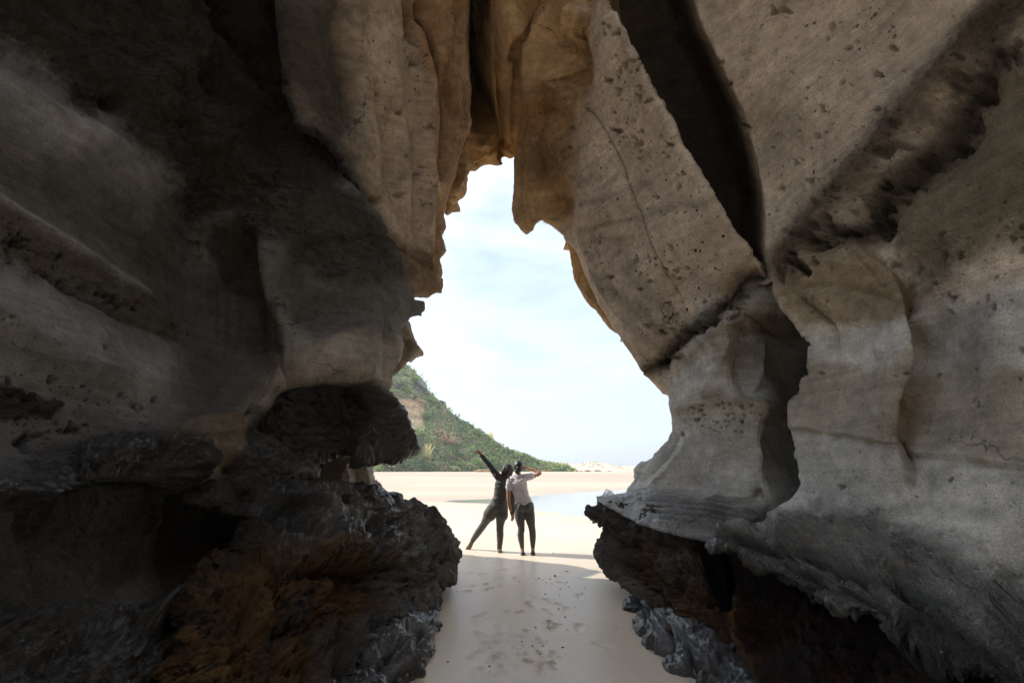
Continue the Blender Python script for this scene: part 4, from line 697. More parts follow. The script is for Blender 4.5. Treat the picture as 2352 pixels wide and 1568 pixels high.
# ------------------------------------------------------------------ headland rock that the cave runs through
V = []; Fq = []
def quad(a, b, c, d):
    i = len(V); V.extend([a, b, c, d]); Fq.append((i, i+1, i+2, i+3))
zt = 13; xs = 4.6; yb = -5; yf = 8.3; ow0, ow1, oh = -2.2, 1.5, 7; sh0, sh1 = -4.6, 2.0       # unseen side opening sized for fill light; roof shaft added to let in skylight
quad((xs, yb, -1), (xs, yf, -1), (xs, yf, zt), (xs, yb, zt)); quad((-xs, sh1, zt), (xs, sh1, zt), (xs, yf, zt), (-xs, yf, zt)); quad((-xs, yb, zt), (xs, yb, zt), (xs, sh0, zt), (-xs, sh0, zt))
quad((-xs, yb, -1), (xs, yb, -1), (xs, yb, zt), (-xs, yb, zt))
quad((-xs, yb, oh), (-xs, yf, oh), (-xs, yf, zt), (-xs, yb, zt)); quad((-xs, ow1, -1), (-xs, yf, -1), (-xs, yf, oh), (-xs, ow1, oh)); quad((-xs, yb, -1), (-xs, ow0, -1), (-xs, ow0, oh), (-xs, yb, oh))
xs = 14
hole = [(700, 1080), (800, 1068), (860, 1040), (840, 900), (850, 800), (900, 720), (960, 600), (960, 450), (1040, 340), (1120, 310), (1240, 330), (1320, 480), (1400, 620), (1480, 760), (1600, 900), (1620, 1000), (1560, 1100), (1560, 1300)]
hp = [world(u, v, yf) for u, v in hole]; hp[0] = (hp[0][0], yf, -1); hp[-1] = (hp[-1][0], yf, -1); n = len(hp); out = []
for k, p in enumerate(hp):
    t = k/(n-1)*3
    out.append((-xs, yf, -1+(zt+1)*t) if t < 1 else (-xs+2*xs*(t-1), yf, zt) if t < 2 else (xs, yf, zt-(zt+1)*(t-2)))
for k in range(n-1): quad(tuple(hp[k]), tuple(hp[k+1]), out[k+1], out[k])
bmh = bmesh.new(); vs_ = [bmh.verts.new(tuple(map(float, v))) for v in V]
for f in Fq: bmh.faces.new([vs_[i] for i in f])
bmesh.ops.subdivide_edges(bmh, edges=bmh.edges[:], cuts=14, use_grid_fill=True); bmesh.ops.remove_doubles(bmh, verts=bmh.verts[:], dist=.001)
me = bpy.data.meshes.new('headland'); bmh.to_mesh(me); nv = len(me.vertices); co = np.empty(nv*3); me.vertices.foreach_get('co', co); co = co.reshape(-1, 3)
off = np.stack([fbm(co*.45+k*31, 4) for k in range(3)], -1); co = co+off*np.array([.18, .35, .18]); me.vertices.foreach_set('co', co.ravel()); me.materials.append(ROCK)
o = bpy.data.objects.new('headland', me); COL.objects.link(o); attr_c(o, 'rock_colour', np.tile(np.array(TAN)*.95, (nv, 1))); attr_f(o, 'grit', np.full(nv, .8)); tag(o, kind='structure')
# ------------------------------------------------------------------ outer rocks beyond the opening
LO = Rock('cliff_outcrop', [(860, 700), (925, 735), (931, 738), (938, 748), (945, 772), (953, 790), (971, 814), (960, 817), (942, 821), (927, 830), (920, 844), (905, 857), (885, 868), (820, 880), (800, 780)],
  [(820, 720, 7.4), (930, 745, 8.2), (945, 780, 8.4), (970, 814, 8.6), (900, 800, 7.6), (925, 828, 7.9), (890, 860, 7.7), (810, 870, 7.0)], R=.12, edge=3, colour=(.33, .27, .2), rough=.7)
LO.line([(915, 745), (935, 790), (955, 815)], .12, 0, 14, .1); LO.paintpoly([(895, 780), (925, 790), (940, 818), (915, 850), (890, 865)], (.16, .12, .085), 10, .8)
tag(LO.build(back=.8), kind='structure')
RO = Rock('cliff_outcrop', [(1300, 540), (1316, 566), (1318, 596), (1326, 640), (1342, 672), (1360, 704), (1372, 712), (1389, 729), (1410, 752), (1460, 790), (1470, 700), (1400, 560)],
  [(1300, 545, 7.3), (1318, 600, 7.7), (1345, 675, 7.6), (1390, 730, 7.3), (1460, 780, 7.0), (1400, 600, 6.9), (1460, 700, 6.9)], R=.12, edge=3, colour=(.55, .33, .15), rough=.8)
tag(RO.build(back=.8), kind='structure')
# buttress of the cliff on the left, beyond the notch
BT = Rock('cliff_buttress', [(560, 700), (820, 830), (835, 900), (848, 1000), (854, 1050), (858, 1069), (863, 1094), (872, 1112), (878, 1130), (884, 1150), (884, 1185), (560, 1200)],
  [(560, 700, 8.6), (820, 830, 8.8), (850, 1040, 9.2), (870, 1110, 9.5), (884, 1180, 9.7), (800, 1100, 9.0), (700, 1150, 8.6), (570, 1190, 8.4), (700, 900, 8.6), (560, 950, 8.4), (760, 1000, 8.9)], R=.2, edge=4, colour=(.34, .32, .28), rough=1.0)
for k in range(7): BT.line([(740+22*k, 1030), (752+22*k, 1090), (758+22*k, 1150)], -.10 if k % 2 else .08, 6, 7, .1, wob=6)
BT.paintpoly([(560, 1140), (890, 1110), (890, 1200), (560, 1210)], (.12, .115, .105), 14, .8)
tag(BT.build(back=.5), kind='structure')
# ------------------------------------------------------------------ loose rocks
def boulder(name, label, cat, u, v, Y, sx, sy, sz, seed, colour=(.05, .05, .052), wet=.9, grit=1.0, group=None, zoff=0., rot=0., cuts=5, on_floor=True, lump=.28, strat=0.):
    bm = bmesh.new(); bmesh.ops.create_icosphere(bm, subdivisions=cuts, radius=1.0)
    me = bpy.data.meshes.new(name); bm.to_mesh(me); bm.free(); nv = len(me.vertices); co = np.empty(nv*3); me.vertices.foreach_get('co', co); co = co.reshape(-1, 3)
    n0 = co.copy(); sc = np.array([sx, sy, sz])
    co = np.sign(co)*np.abs(co)**.8; d = 1+lump*fbm(n0*1.25+seed*7.3, 3)+.10*fbm(n0*3.2+seed, 3, ridge=True)+.03*fbm(n0*11+seed, 3)*grit
    if strat: d = d+strat*pn(np.stack([n0[:, 0]*.6, n0[:, 1]*.6, n0[:, 2]*6+seed], -1))
    co = co*d[:, None]*sc; c, s_ = math.cos(rot), math.sin(rot); co[:, 0], co[:, 1] = co[:, 0]*c-co[:, 1]*s_, co[:, 0]*s_+co[:, 1]*c
    me.vertices.foreach_set('co', co.ravel()); me.polygons.foreach_set('use_smooth', np.ones(len(me.polygons), bool)); me.materials.append(ROCK)
    o = bpy.data.objects.new(name, me); COL.objects.link(o); o.location = tuple(world(u, v, Y)+np.array([0, 0, zoff]))
    attr_c(o, 'rock_colour', np.tile(np.array(colour), (nv, 1))); attr_f(o, 'wet', np.full(nv, wet)); attr_f(o, 'grit', np.full(nv, grit)); tag(o, label, cat, group); return o
WETC = (.060, .062, .066)
boulder('wet_boulder', 'dark flat-topped wet boulder standing free at the foot of the right ledge', 'boulder', 1466, 1402, 5.75, .175, .16, .13, 13, WETC, .9, 1.4, strat=.08, lump=.34)
boulder('knob_rock', 'dark shaggy knob of rock on top of the left ledge in the notch', 'rock', 838, 1146, 6.4, .30, .3, .17, 31, (.075, .07, .062), .4, 1.8, rot=.2)
boulder('knob_rock', 'pale waisted stub of rock standing on the left ledge below the dark knob', 'rock', 795, 1175, 5.5, .16, .2, .26, 33, (.16, .15, .135), .3, 1.0, rot=.5)
boulder('flat_rock', 'low dark flat rock on the ledge top beside the little rock pool', 'rock', 900, 1145, 7.3, .16, .2, .09, 35, (.09, .08, .07), .3, 1.6)
pl = mesh_np('rock_pool', [tuple(world(u, v, Y)) for u, v, Y in ((886, 1158, 6.6), (900, 1151, 7.0), (916, 1152, 7.0), (918, 1158, 6.7), (905, 1162, 6.45))], [[0, 1, 2, 3], [0, 3, 4, 4]][:1], WATER, False)
z0 = float(np.mean([v.co.z for v in pl.data.vertices]))
for v in pl.data.vertices: v.co.z = z0+.03
tag(pl, kind='structure')
# ------------------------------------------------------------------ the vegetated hill beyond the beach
HU = np.linspace(560, 1312, 190)
ridge = np.array([(560, 620), (700, 690), (840, 770), (900, 812), (930, 832), (945, 846), (962, 862), (980, 878), (985, 892), (1000, 912), (1020, 930), (1050, 958), (1080, 975), (1110, 995), (1150, 1024), (1180, 1037), (1210, 1047), (1240, 1060), (1270, 1065), (1290, 1068), (1302, 1071), (1309, 1079)], float)
RV = np.interp(HU, ridge[:, 0], ridge[:, 1]); FY = 104+np.maximum((HU-870)/440, 0)*36+np.minimum((HU-870)/440, 0)*8; FV = np.full(HU.shape, 1083.0)-3.0*np.clip((HU-870)/440, -.7, 1)
NT = 90; T = np.linspace(0, 1, NT)
hz = (1083-RV)/F*FY                                            # ridge height in metres, roughly
RY = FY+np.maximum(hz*1.35, 2.0)
prof_t = np.array([0, .03, .30, .36, .50, .56, .68, .80, .88, .95, 1.0])
UU, TT = np.meshgrid(HU, T)
lo = np.array(world(HU, FV, FY))[:, 2]-.25; hi_ = np.array(world(HU, RV, RY))[:, 2]
YY = FY[None]+(RY-FY)[None]*TT; XX = world(HU, RV, RY)[:, 0][None]*TT+world(HU, FV, FY)[:, 0][None]*(1-TT)
ZZ = lo[None]+(hi_-lo)[None]*(TT**.92)
def sstep(x, a, b): q = np.clip((x-a)/(b-a), 0, 1); return q*q*(3-2*q)
# two cliff bands and the eroded slope stand out as steps
c1 = (1-sstep(UU, 970, 992)); YY += c1*(RY-FY)[None]*(.10*(sstep(TT, .30, .42)-sstep(TT, .64, .70))); c2 = sstep(UU, 925, 950)*(1-sstep(UU, 985, 1000)); YY += c2*(RY-FY)[None]*.10*(sstep(TT, .68, .74)-sstep(TT, .84, .9))
P = np.stack([XX, YY, ZZ], -1); nzh = fbm(P*.11, 4); ZZ = ZZ+nzh*np.clip(hz, 1.5, 8)[None]*.10*np.sin(TT*PI)
P = np.stack([XX, YY, ZZ], -1); bk = np.stack([XX[-1:]*1.0-4, YY[-1:]+30, ZZ[-1:]-12], -1); bk2 = np.stack([XX[-1:]-4, YY[-1:]+60, ZZ[-1:]*0-2], -1)
Pall = np.concatenate([P, bk, bk2])
vv = CV-((Pall[..., 2]-CAM_Z)*CP-Pall[..., 1]*SP)/(Pall[..., 1]*CP+(Pall[..., 2]-CAM_Z)*SP)*F; uu = CU+Pall[..., 0]/(Pall[..., 1]*CP+(Pall[..., 2]-CAM_Z)*SP)*F
nzc = fbm(Pall*.25, 4); GRN = np.array((.18, .20, .10)); C = np.tile(GRN, Pall.shape[:2]+(1,))*(1+.4*nzc)[..., None]
def hp_(m, col):
    global C
    C = C+np.clip(m, 0, 1)[..., None]*(np.array(col)*(1+.25*nzc)[..., None]-C)
d_ = nzc*9
strat_ = .5+.5*np.sin(Pall[..., 2]*2.4+fbm(Pall*.3, 2)*2.0); crag = sstep(uu+d_, 860, 870)*(1-sstep(uu+d_, 972, 982))*sstep(vv+d_*.6, 912, 920)*(1-sstep(vv+d_*.6, 978, 988))
hp_(crag, (.74, .46, .23)); hp_(crag*sstep(vv, 950, 975)*.8, (.8, .58, .34)); hp_(crag*strat_*.5, (.46, .29, .17)); hp_(crag*np.clip(fbm(Pall*np.array([1.2, 1.2, .15]), 3)*2.2, 0, .7), (.2, .14, .10))
top = sstep(uu+d_, 950, 958)*(1-sstep(uu, 990, 996))*sstep(vv+d_, 866, 874)*(1-sstep(vv+d_, 902, 910)); hp_(top, (.28, .24, .19)); hp_(top*np.clip(fbm(Pall*np.array([1.5, 1.5, .12]), 2)*2.5, 0, .8), (.11, .095, .08))
er = sstep(uu-vv*.6+d_, 405, 425)*(1-sstep(uu-vv*.45+d_, 608, 625))*sstep(vv+d_, 930, 945)*(1-sstep(vv+d_, 985, 998))*sstep(uu, 985, 998); hp_(er*.85, (.30, .20, .13))
toe = sstep(vv+d_*.3, 1066, 1074); hp_(toe*.6, (.28, .20, .13)); endcliff = sstep(uu+d_, 1225, 1240)*sstep(vv, 1068, 1073); hp_(endcliff*.9, (.40, .26, .15))
rough = np.clip(crag+top, 0, 1)[:NT]
nh = np.stack([0*XX-.6, 0*XX-.8, 0*XX], -1); P = P+nh*(rough*.9*fbm(P*np.array([.7, .7, .35]), 3, ridge=True)+crag[:NT]*.35*(strat_[:NT]-.5))[..., None]
Pall[:NT] = P
m, nt, bs, L = new_mat('hill_ground'); t = nt.nodes.new('ShaderNodeTexCoord').outputs['Object']
c = mixc(nt, 1.0, attr(nt, 'soil', 'Color'), maprange(nt, noise(nt, t, 1.6, 8, .65), .3, .7, .55, 1.4), 'MULTIPLY'); L(c, bs.inputs['Base Color']); bs.inputs['Roughness'].default_value = .95
b = nt.nodes.new('ShaderNodeBump'); b.inputs['Strength'].default_value = .8; b.inputs['Distance'].default_value = .5; L(noise(nt, t, 2.2, 8, .65), b.inputs['Height']); L(b.outputs[0], bs.inputs['Normal'])
o = mesh_np('hill', Pall.reshape(-1, 3), grid_faces(NT+2, len(HU)), m); attr_c(o, 'soil', np.clip(C.reshape(-1, 3), .01, .8)); tag(o, kind='structure')
# ------------------------------------------------------------------ shrubs
def leaf_mat(name, a, b_):
    m, nt, bs, L = new_mat(name); oi = nt.nodes.new('ShaderNodeObjectInfo'); t = nt.nodes.new('ShaderNodeTexCoord').outputs['Object']
    c = mixc(nt, maprange(nt, noise(nt, t, 1.6, 4, .6), .3, .7, 0, 1), a, b_); c = mixc(nt, 1.0, c, maprange(nt, oi.outputs['Random'], 0, 1, 1.3, 2.4), 'MULTIPLY')
    L(c, bs.inputs['Base Color']); bs.inputs['Roughness'].default_value = .7; bs.inputs['Specular IOR Level'].default_value = .25
    tr = nt.nodes.new('ShaderNodeBsdfTranslucent'); L(mixc(nt, 1.0, c, (1.15, 1.25, .7), 'MULTIPLY'), tr.inputs[0]); mx = nt.nodes.new('ShaderNodeMixShader'); mx.inputs[0].default_value = .42
    L(bs.outputs[0], mx.inputs[1]); L(tr.outputs[0], mx.inputs[2]); L(mx.outputs[0], nt.nodes['Material Output'].inputs[0]); return m
def crown_mesh(name, mat, seed, n=520, leaf=.11, squash=.7, lobes=9, up=.2, spread=.62):
    r = np.random.default_rng(seed); ce = r.normal(size=(lobes, 3)); ce /= np.linalg.norm(ce, axis=1)[:, None]; ce *= r.uniform(.25, spread, (lobes, 1)); ce[:, 2] = np.abs(ce[:, 2])*squash; rad = r.uniform(.26, .48, lobes)
    k = r.integers(0, lobes, n); d = r.normal(size=(n, 3)); d /= np.linalg.norm(d, axis=1)[:, None]; d[:, 2] = np.where(d[:, 2] < -.3, -d[:, 2], d[:, 2])
    p = ce[k]+d*rad[k][:, None]*r.uniform(.72, 1.06, (n, 1)); p[:, 2] = np.maximum(p[:, 2], -.05)
    a = r.normal(size=(n, 3))+d*.3; a /= np.linalg.norm(a, axis=1)[:, None]; b = np.cross(a, d+r.normal(size=(n, 3))*.5); b /= np.linalg.norm(b, axis=1)[:, None]+1e-9
    s_ = leaf*r.uniform(.6, 1.5, (n, 1)); V = np.stack([p-a*s_, p-b*s_*.55, p+a*s_, p+b*s_*.55], 1).reshape(-1, 3)
    me = bpy.data.meshes.new(name); me.from_pydata(V.tolist(), [], np.arange(4*n).reshape(n, 4).tolist()); me.materials.append(mat); return me
def twig_mesh(name, mat, seed, n=60, h=1.0, lean=.5, thick=.016, fan=False):
    r = np.random.default_rng(seed); V = []; Fc = []
    for i in range(n):
        az = r.uniform(0, 2*PI); ln = r.uniform(.5, 1)*h; ti = r.uniform(.05, lean); p0 = np.array([r.normal()*.06, r.normal()*.06, 0]); p1 = p0+np.array([math.cos(az)*ti*ln*.5, math.sin(az)*ti*ln*.5, ln*.6]); p2 = p1+np.array([math.cos(az)*ti*ln*.7, math.sin(az)*ti*ln*.7, ln*.35*(1 if not fan else .3)])
        q = np.array([-math.sin(az), math.cos(az), 0])*thick*(1+r.random())
        b0 = len(V); V += [p0-q, p0+q, p1+q*.8, p1-q*.8, p2]; Fc += [(b0, b0+1, b0+2, b0+3), (b0+3, b0+2, b0+4)]
    me = bpy.data.meshes.new(name); me.from_pydata([tuple(v) for v in V], [], Fc); me.materials.append(mat); return me
M_G1 = leaf_mat('green_leaves', (.12, .155, .05), (.19, .215, .08)); M_G2 = leaf_mat('deep_green_leaves', (.065, .10, .045), (.105, .15, .06)); M_GR = leaf_mat('grey_green_leaves', (.21, .22, .13), (.33, .32, .20)); M_BR = leaf_mat('brown_twigs', (.19, .145, .10), (.29, .225, .16)); M_PK = leaf_mat('reddish_twigs', (.26, .16, .13), (.36, .24, .19)); M_ST = leaf_mat('straw', (.48, .40, .24), (.6, .52, .32)); M_TW = leaf_mat('woody_stems', (.05, .04, .03), (.08, .06, .045)); M_LM = leaf_mat('lime_leaves', (.19, .26, .07), (.27, .33, .11))
kinds = {'green': ([crown_mesh('crown', M_G1, 10+i) for i in range(3)], 'rounded mid-green shrub with dense leaves growing on the hillside', 'green shrubs on the hillside'),
         'deep': ([crown_mesh('crown', M_G2, 20+i, squash=.6) for i in range(3)], 'dark green shrub with low dense leaves growing on the hillside', 'dark green shrubs on the hillside'),
         'grey': ([crown_mesh('crown', M_GR, 30+i, leaf=.09, squash=.8) for i in range(3)], 'pale grey-green bushy shrub growing on the hillside', 'grey-green shrubs on the hillside'),
         'brown': ([crown_mesh('crown', M_BR, 40+i, n=420, leaf=.09, squash=.85) for i in range(2)], 'brown twiggy shrub with few leaves growing on the hillside', 'brown twiggy shrubs on the hillside'),
         'lime': ([crown_mesh('crown', M_LM, 50+i, squash=.55) for i in range(2)], 'bright yellow-green low shrub growing on the hillside', 'yellow-green shrubs on the hillside')}
STEM = twig_mesh('stem', M_TW, 1, 7, .7, .5, .03)
tree_H = {}
from mathutils.bvhtree import BVHTree
hv = [tuple(p) for p in Pall.reshape(-1, 3)]; hb = BVHTree.FromPolygons(hv, grid_faces(NT+2, len(HU)).tolist())
def on_hill(u, v):
    p = world(u, v, 1.0)-np.array([0, 0, CAM_Z]); h = hb.ray_cast(Vector((0, 0, CAM_Z)), Vector(p).normalized()); return h[0]
def shrub(kind, u, v, size_px, lab=None, grp=True, sz=1.0):
    h = on_hill(u, v)
    if h is None: return None
    ms, lb, gr = kinds[kind]; s_ = size_px/F*h.length*.62; root = bpy.data.objects.new('shrub', None); COL.objects.link(root); root.location = h-Vector((0, 0, s_*.12)); root.rotation_euler = (0, 0, rs.uniform(0, 6.28)); root.scale = (s_*1.05, s_*1.05, s_*sz); root.empty_display_size = .2
    zone = 'above the orange cliff face' if v < 916 else 'on the skyline slope beside the dark upper crag' if v < 945 else 'on the slope right of the orange cliff face' if v < 990 and u < 1060 else 'near the headland tip on the right' if u > 1190 else 'low on the slope beside the raised hand' if u > 1075 else 'along the foot of the hill on the left' if v > 1040 else 'on the lower slope below the orange cliff face'
    tag(root, lab or lb.split(' growing')[0]+' '+zone, 'shrub', (gr.split(' on the')[0]+' '+zone) if grp else None)
    for nm, me in (('crown', ms[rs.integers(len(ms))]), ('stem', STEM)):
        c_ = bpy.data.objects.new(nm, me); COL.objects.link(c_); c_.parent = root
    return root
rs = np.random.default_rng(77); count = 0; tries = 0
hill_poly = [(885, 850), (935, 838), (985, 890), (1050, 962), (1150, 1028), (1210, 1050), (1270, 1067), (1300, 1074), (1290, 1079), (870, 1081), (862, 960)]
while count < 262 and tries < 4000:
    tries += 1; u, v = rs.uniform(862, 1302), rs.uniform(838, 1080)
    if not inside(np.array([u]), np.array([v]), hill_poly)[0]: continue
    if u < 978 and 918 < v < 984 and rs.random() < .97: continue
    if 955 < u < 992 and 872 < v < 906 and rs.random() < .9: continue
    if 990 < u < 1046 and 938 < v < 985 and u-990 > (v-938)*.3-10 and rs.random() < .75: continue
    far = np.clip((u-870)/440, 0, 1); size = (13+34*rs.random()**2.2)*(1-.5*far)*(.75 if v < 915 else 1)
    q = pn(np.array([[u/55., v/40., 1.3]]))[0]+.35*rs.normal()
    kind = 'deep' if q < -.28 else 'green' if q < .08 else 'lime' if (q < .22 and u > 1080) or rs.random() < .08 else 'grey' if q < .5 or v < 915 else 'brown'
    if v > 1045 and u < 1100 and rs.random() < .3: kind = 'brown'
    if shrub(kind, u, v, size, sz=rs.uniform(.7, 1.05)): count += 1
shrub('brown', 1008, 1000, 46, 'large brown bare shrub low on the hillside, left of the reddish one', False, 1.0)
shrub('grey', 1095, 985, 60, 'largest pale grey-brown bush on the hillside, above the raised hand', False, .9); shrub('grey', 920, 880, 50, 'big pale bush on the shoulder above the orange cliff face', False, .8)
shrub('green', 1240, 1058, 26, 'green bush on the skyline above the foot of the headland', False, .7)
def plant(name, label, cat, u, v, size_px, parts):
    h = on_hill(u, v)
    if h is None: return
    s_ = size_px/F*h.length; root = bpy.data.objects.new(name, None); COL.objects.link(root); root.location = h-Vector((0, 0, .1)); root.scale = (s_, s_, s_); tag(root, label, cat)
    for nm, me in parts: c_ = bpy.data.objects.new(nm, me); COL.objects.link(c_); c_.parent = root
plant('bare_tree', 'reddish bare many-branched small tree on the lower hillside', 'tree', 1028, 1018, 34, [('crown', crown_mesh('crown', M_PK, 61, 700, .05, .7, 12, spread=.7)), ('stem', twig_mesh('stem', M_TW, 62, 26, .9, 1.0, .02))])
plant('pampas_grass', 'tall clump of pale feathery grass near the foot of the hill', 'grass clump', 982, 1062, 44, [('plume', twig_mesh('plume', M_ST, 63, 90, 1.1, .35, .02)), ('leaf_tuft', twig_mesh('leaf_tuft', M_GR, 64, 120, .55, .9, .016, True))])
plant('pampas_grass', 'pale feathery grass clump halfway up the slope left of the raised hand', 'grass clump', 1128, 1012, 26, [('plume', twig_mesh('plume', M_ST, 65, 80, 1.0, .5, .02)), ('leaf_tuft', twig_mesh('leaf_tuft', M_GR, 66, 90, .5, .9, .016, True))])
# low cover between the shrubs: one mass
r = np.random.default_rng(5); pts = []
Pf = P[:, :].reshape(-1, 3); mk = (1-np.clip(crag+top*.8+er*.5, 0, 1))[:NT].reshape(-1); okc = np.nonzero((uu[:NT].reshape(-1) > 840) & (r.random(len(mk)) < mk))[0]
pick = okc[r.integers(0, len(okc), 26000)]; p = Pf[pick]+r.normal(size=(26000, 3))*np.array([.5, .7, .25]); sz = (.16+.22*r.random((26000, 1)))*(p[:, 1:2]/100)
a = r.normal(size=p.shape); a /= np.linalg.norm(a, axis=1)[:, None]; b = np.cross(a, r.normal(size=p.shape)); b /= np.linalg.norm(b, axis=1)[:, None]
p[:, 2] += .2*r.random(26000)
o = mesh_np('ground_cover', np.stack([p-a*sz, p-b*sz*.6, p+a*sz, p+b*sz*.6], 1).reshape(-1, 3), np.arange(4*26000).reshape(-1, 4), None, False)
pal = [M_G1, M_GR, M_G2, M_BR, M_LM]
for mm in pal: o.data.materials.append(mm)
sel = np.digitize(fbm(p*.16, 2)+.25*r.normal(size=26000), [-.25, .02, .22, .42]); o.data.polygons.foreach_set('material_index', np.array([2, 0, 4, 1, 3])[sel].astype(np.int32)); tag(o, kind='stuff')
# ------------------------------------------------------------------ dunes far right, rocks and driftwood at the foot of the hill
dx = np.linspace(20, 260, 240); dy = np.linspace(255, 345, 40); DX, DY = np.meshgrid(dx, dy); e = np.sin(np.linspace(0, PI, 40))[:, None]
DZ = .9+e*(2.0+3.2*np.exp(-((DX-45)/24)**2)+2.6*fbm(np.stack([DX*.06, DY*.05, 0*DX], -1), 4)*1.0+.8*fbm(np.stack([DX*.25, DY*.2, 0*DX], -1), 3))
o = mesh_np('dunes', np.stack([DX, DY, DZ], -1).reshape(-1, 3), grid_faces(40, 240)[:, ::-1], sand_material('dune_sand', (.64, .50, .38))); tag(o, kind='structure')
r = np.random.default_rng(9); n = 2600; ii = r.integers(4, 30, n); jj = r.integers(0, 240, n); keep = (fbm(np.stack([DX[ii, jj]*.07, DY[ii, jj]*.07, 0*ii+2.], -1), 3) > .12); ii, jj = ii[keep], jj[keep]; n = len(ii); p = np.stack([DX[ii, jj], DY[ii, jj], DZ[ii, jj]+.3], -1)+r.normal(size=(n, 3))*np.array([.6, .6, .2]); a = r.normal(size=(n, 3)); a /= np.linalg.norm(a, axis=1)[:, None]; b = np.cross(a, r.normal(size=(n, 3))); b /= np.linalg.norm(b, axis=1)[:, None]
o = mesh_np('dune_scrub', np.stack([p-a*.7, p-b*.4, p+a*.7, p+b*.4], 1).reshape(-1, 3), np.arange(4*n).reshape(-1, 4), M_BR, False); tag(o, kind='stuff')
OR = [(1290, 1080, 15), (1275, 1081, 10), (1300, 1082, 9), (1312, 1081, 8), (1262, 1082, 9), (1325, 1082, 7), (1250, 1082, 8), (1335, 1083, 6), (1222, 1083, 8), (1345, 1083, 5)]
nm_or = ['largest orange boulder at the foot of the headland', 'orange boulder just left of the largest one under the headland', 'orange boulder just right of the largest one under the headland', 'second orange boulder right of the largest one, on the sand', 'orange boulder third to the left of the headland tip', 'small orange rock on the sand beyond the headland tip', 'orange rock under the headland, right above the raised forearm', 'tiny orange rock on the sand near the dunes', 'orange rock left of the rest, close to the woman in grey', 'farthest right of the tiny orange rocks before the dunes']
for k, (u, v, s_) in enumerate(OR):
    Y = 150-k*3; m_ = s_/F*Y; boulder('orange_rock', nm_or[k], 'rock', u, v, Y, m_*.6, m_*.5, m_*.42, 81+k, (.36, .21, .11), .0, 1.0, 'orange rocks at the foot of the headland', cuts=3, rot=k)
for k, (u, v, s_) in enumerate(((1350, 1082, 8), (1372, 1083, 10), (1400, 1083, 6))):
    boulder('dark_rock', ['dark rock on the sand before the dunes, leftmost of three', 'middle and widest of three dark rocks on the sand before the dunes', 'rightmost and smallest of three dark rocks before the dunes'][k], 'rock', u, v, 175, s_/F*175*.8, s_/F*90, s_/F*60, 101+k, (.16, .11, .08), 0, 1, 'dark rocks before the dunes', cuts=3)
lg = boulder('driftwood_log', 'pale orange driftwood log lying on the sand at the foot of the hill', 'log', 1117, 1081, 92, 2.1, .35, .32, 99, (.42, .27, .14), 0, .6, cuts=3, lump=.12)
# ------------------------------------------------------------------ the two women
def cloth_mat(name, col, rough=.8, sheen=.2, scale=60):
    m, nt, bs, L = new_mat(name); t = nt.nodes.new('ShaderNodeTexCoord').outputs['Object']
    c = mixc(nt, 1.0, col, maprange(nt, noise(nt, t, 9, 4, .6), .3, .7, .85, 1.12), 'MULTIPLY'); L(c, bs.inputs['Base Color']); bs.inputs['Roughness'].default_value = rough; bs.inputs['Sheen Weight'].default_value = sheen
    b = nt.nodes.new('ShaderNodeBump'); b.inputs['Strength'].default_value = .25; b.inputs['Distance'].default_value = .004; L(noise(nt, t, scale, 3, .6), b.inputs['Height']); L(b.outputs[0], bs.inputs['Normal']); return m
def skin_mat(name, col):
    m, nt, bs, L = new_mat(name); t = nt.nodes.new('ShaderNodeTexCoord').outputs['Object']
    L(mixc(nt, 1.0, col, maprange(nt, noise(nt, t, 14, 4, .6), .3, .7, .9, 1.1), 'MULTIPLY'), bs.inputs['Base Color']); bs.inputs['Roughness'].default_value = .5; bs.inputs['Subsurface Weight'].default_value = .12; bs.inputs['Subsurface Radius'].default_value = (.01, .004, .002); return m
S_TAN = skin_mat('skin_light_tan', (.42, .23, .13)); S_BRN = skin_mat('skin_brown', (.30, .145, .075))
M_HAIR = cloth_mat('black_hair', (.012, .010, .010), .38, .0, 200); M_HAIR2 = cloth_mat('dark_brown_hair', (.026, .014, .010), .38, .0, 200)
M_CHAR = cloth_mat('charcoal_cloth', (.045, .045, .041), .75); M_CHR2 = cloth_mat('charcoal_shorts_cloth', (.06, .06, .055), .75); M_LEG = cloth_mat('grey_leggings_cloth', (.06, .06, .058), .6); M_TEE = cloth_mat('lilac_grey_cotton', (.60, .57, .62), .9); M_SHOE = cloth_mat('dark_shoe', (.03, .028, .026), .6); M_SHOE2 = cloth_mat('sandy_shoe', (.16, .12, .07), .8); M_DK = cloth_mat('black_band', (.012, .012, .012), .5); M_EYE = cloth_mat('eye', (.02, .015, .012), .2)
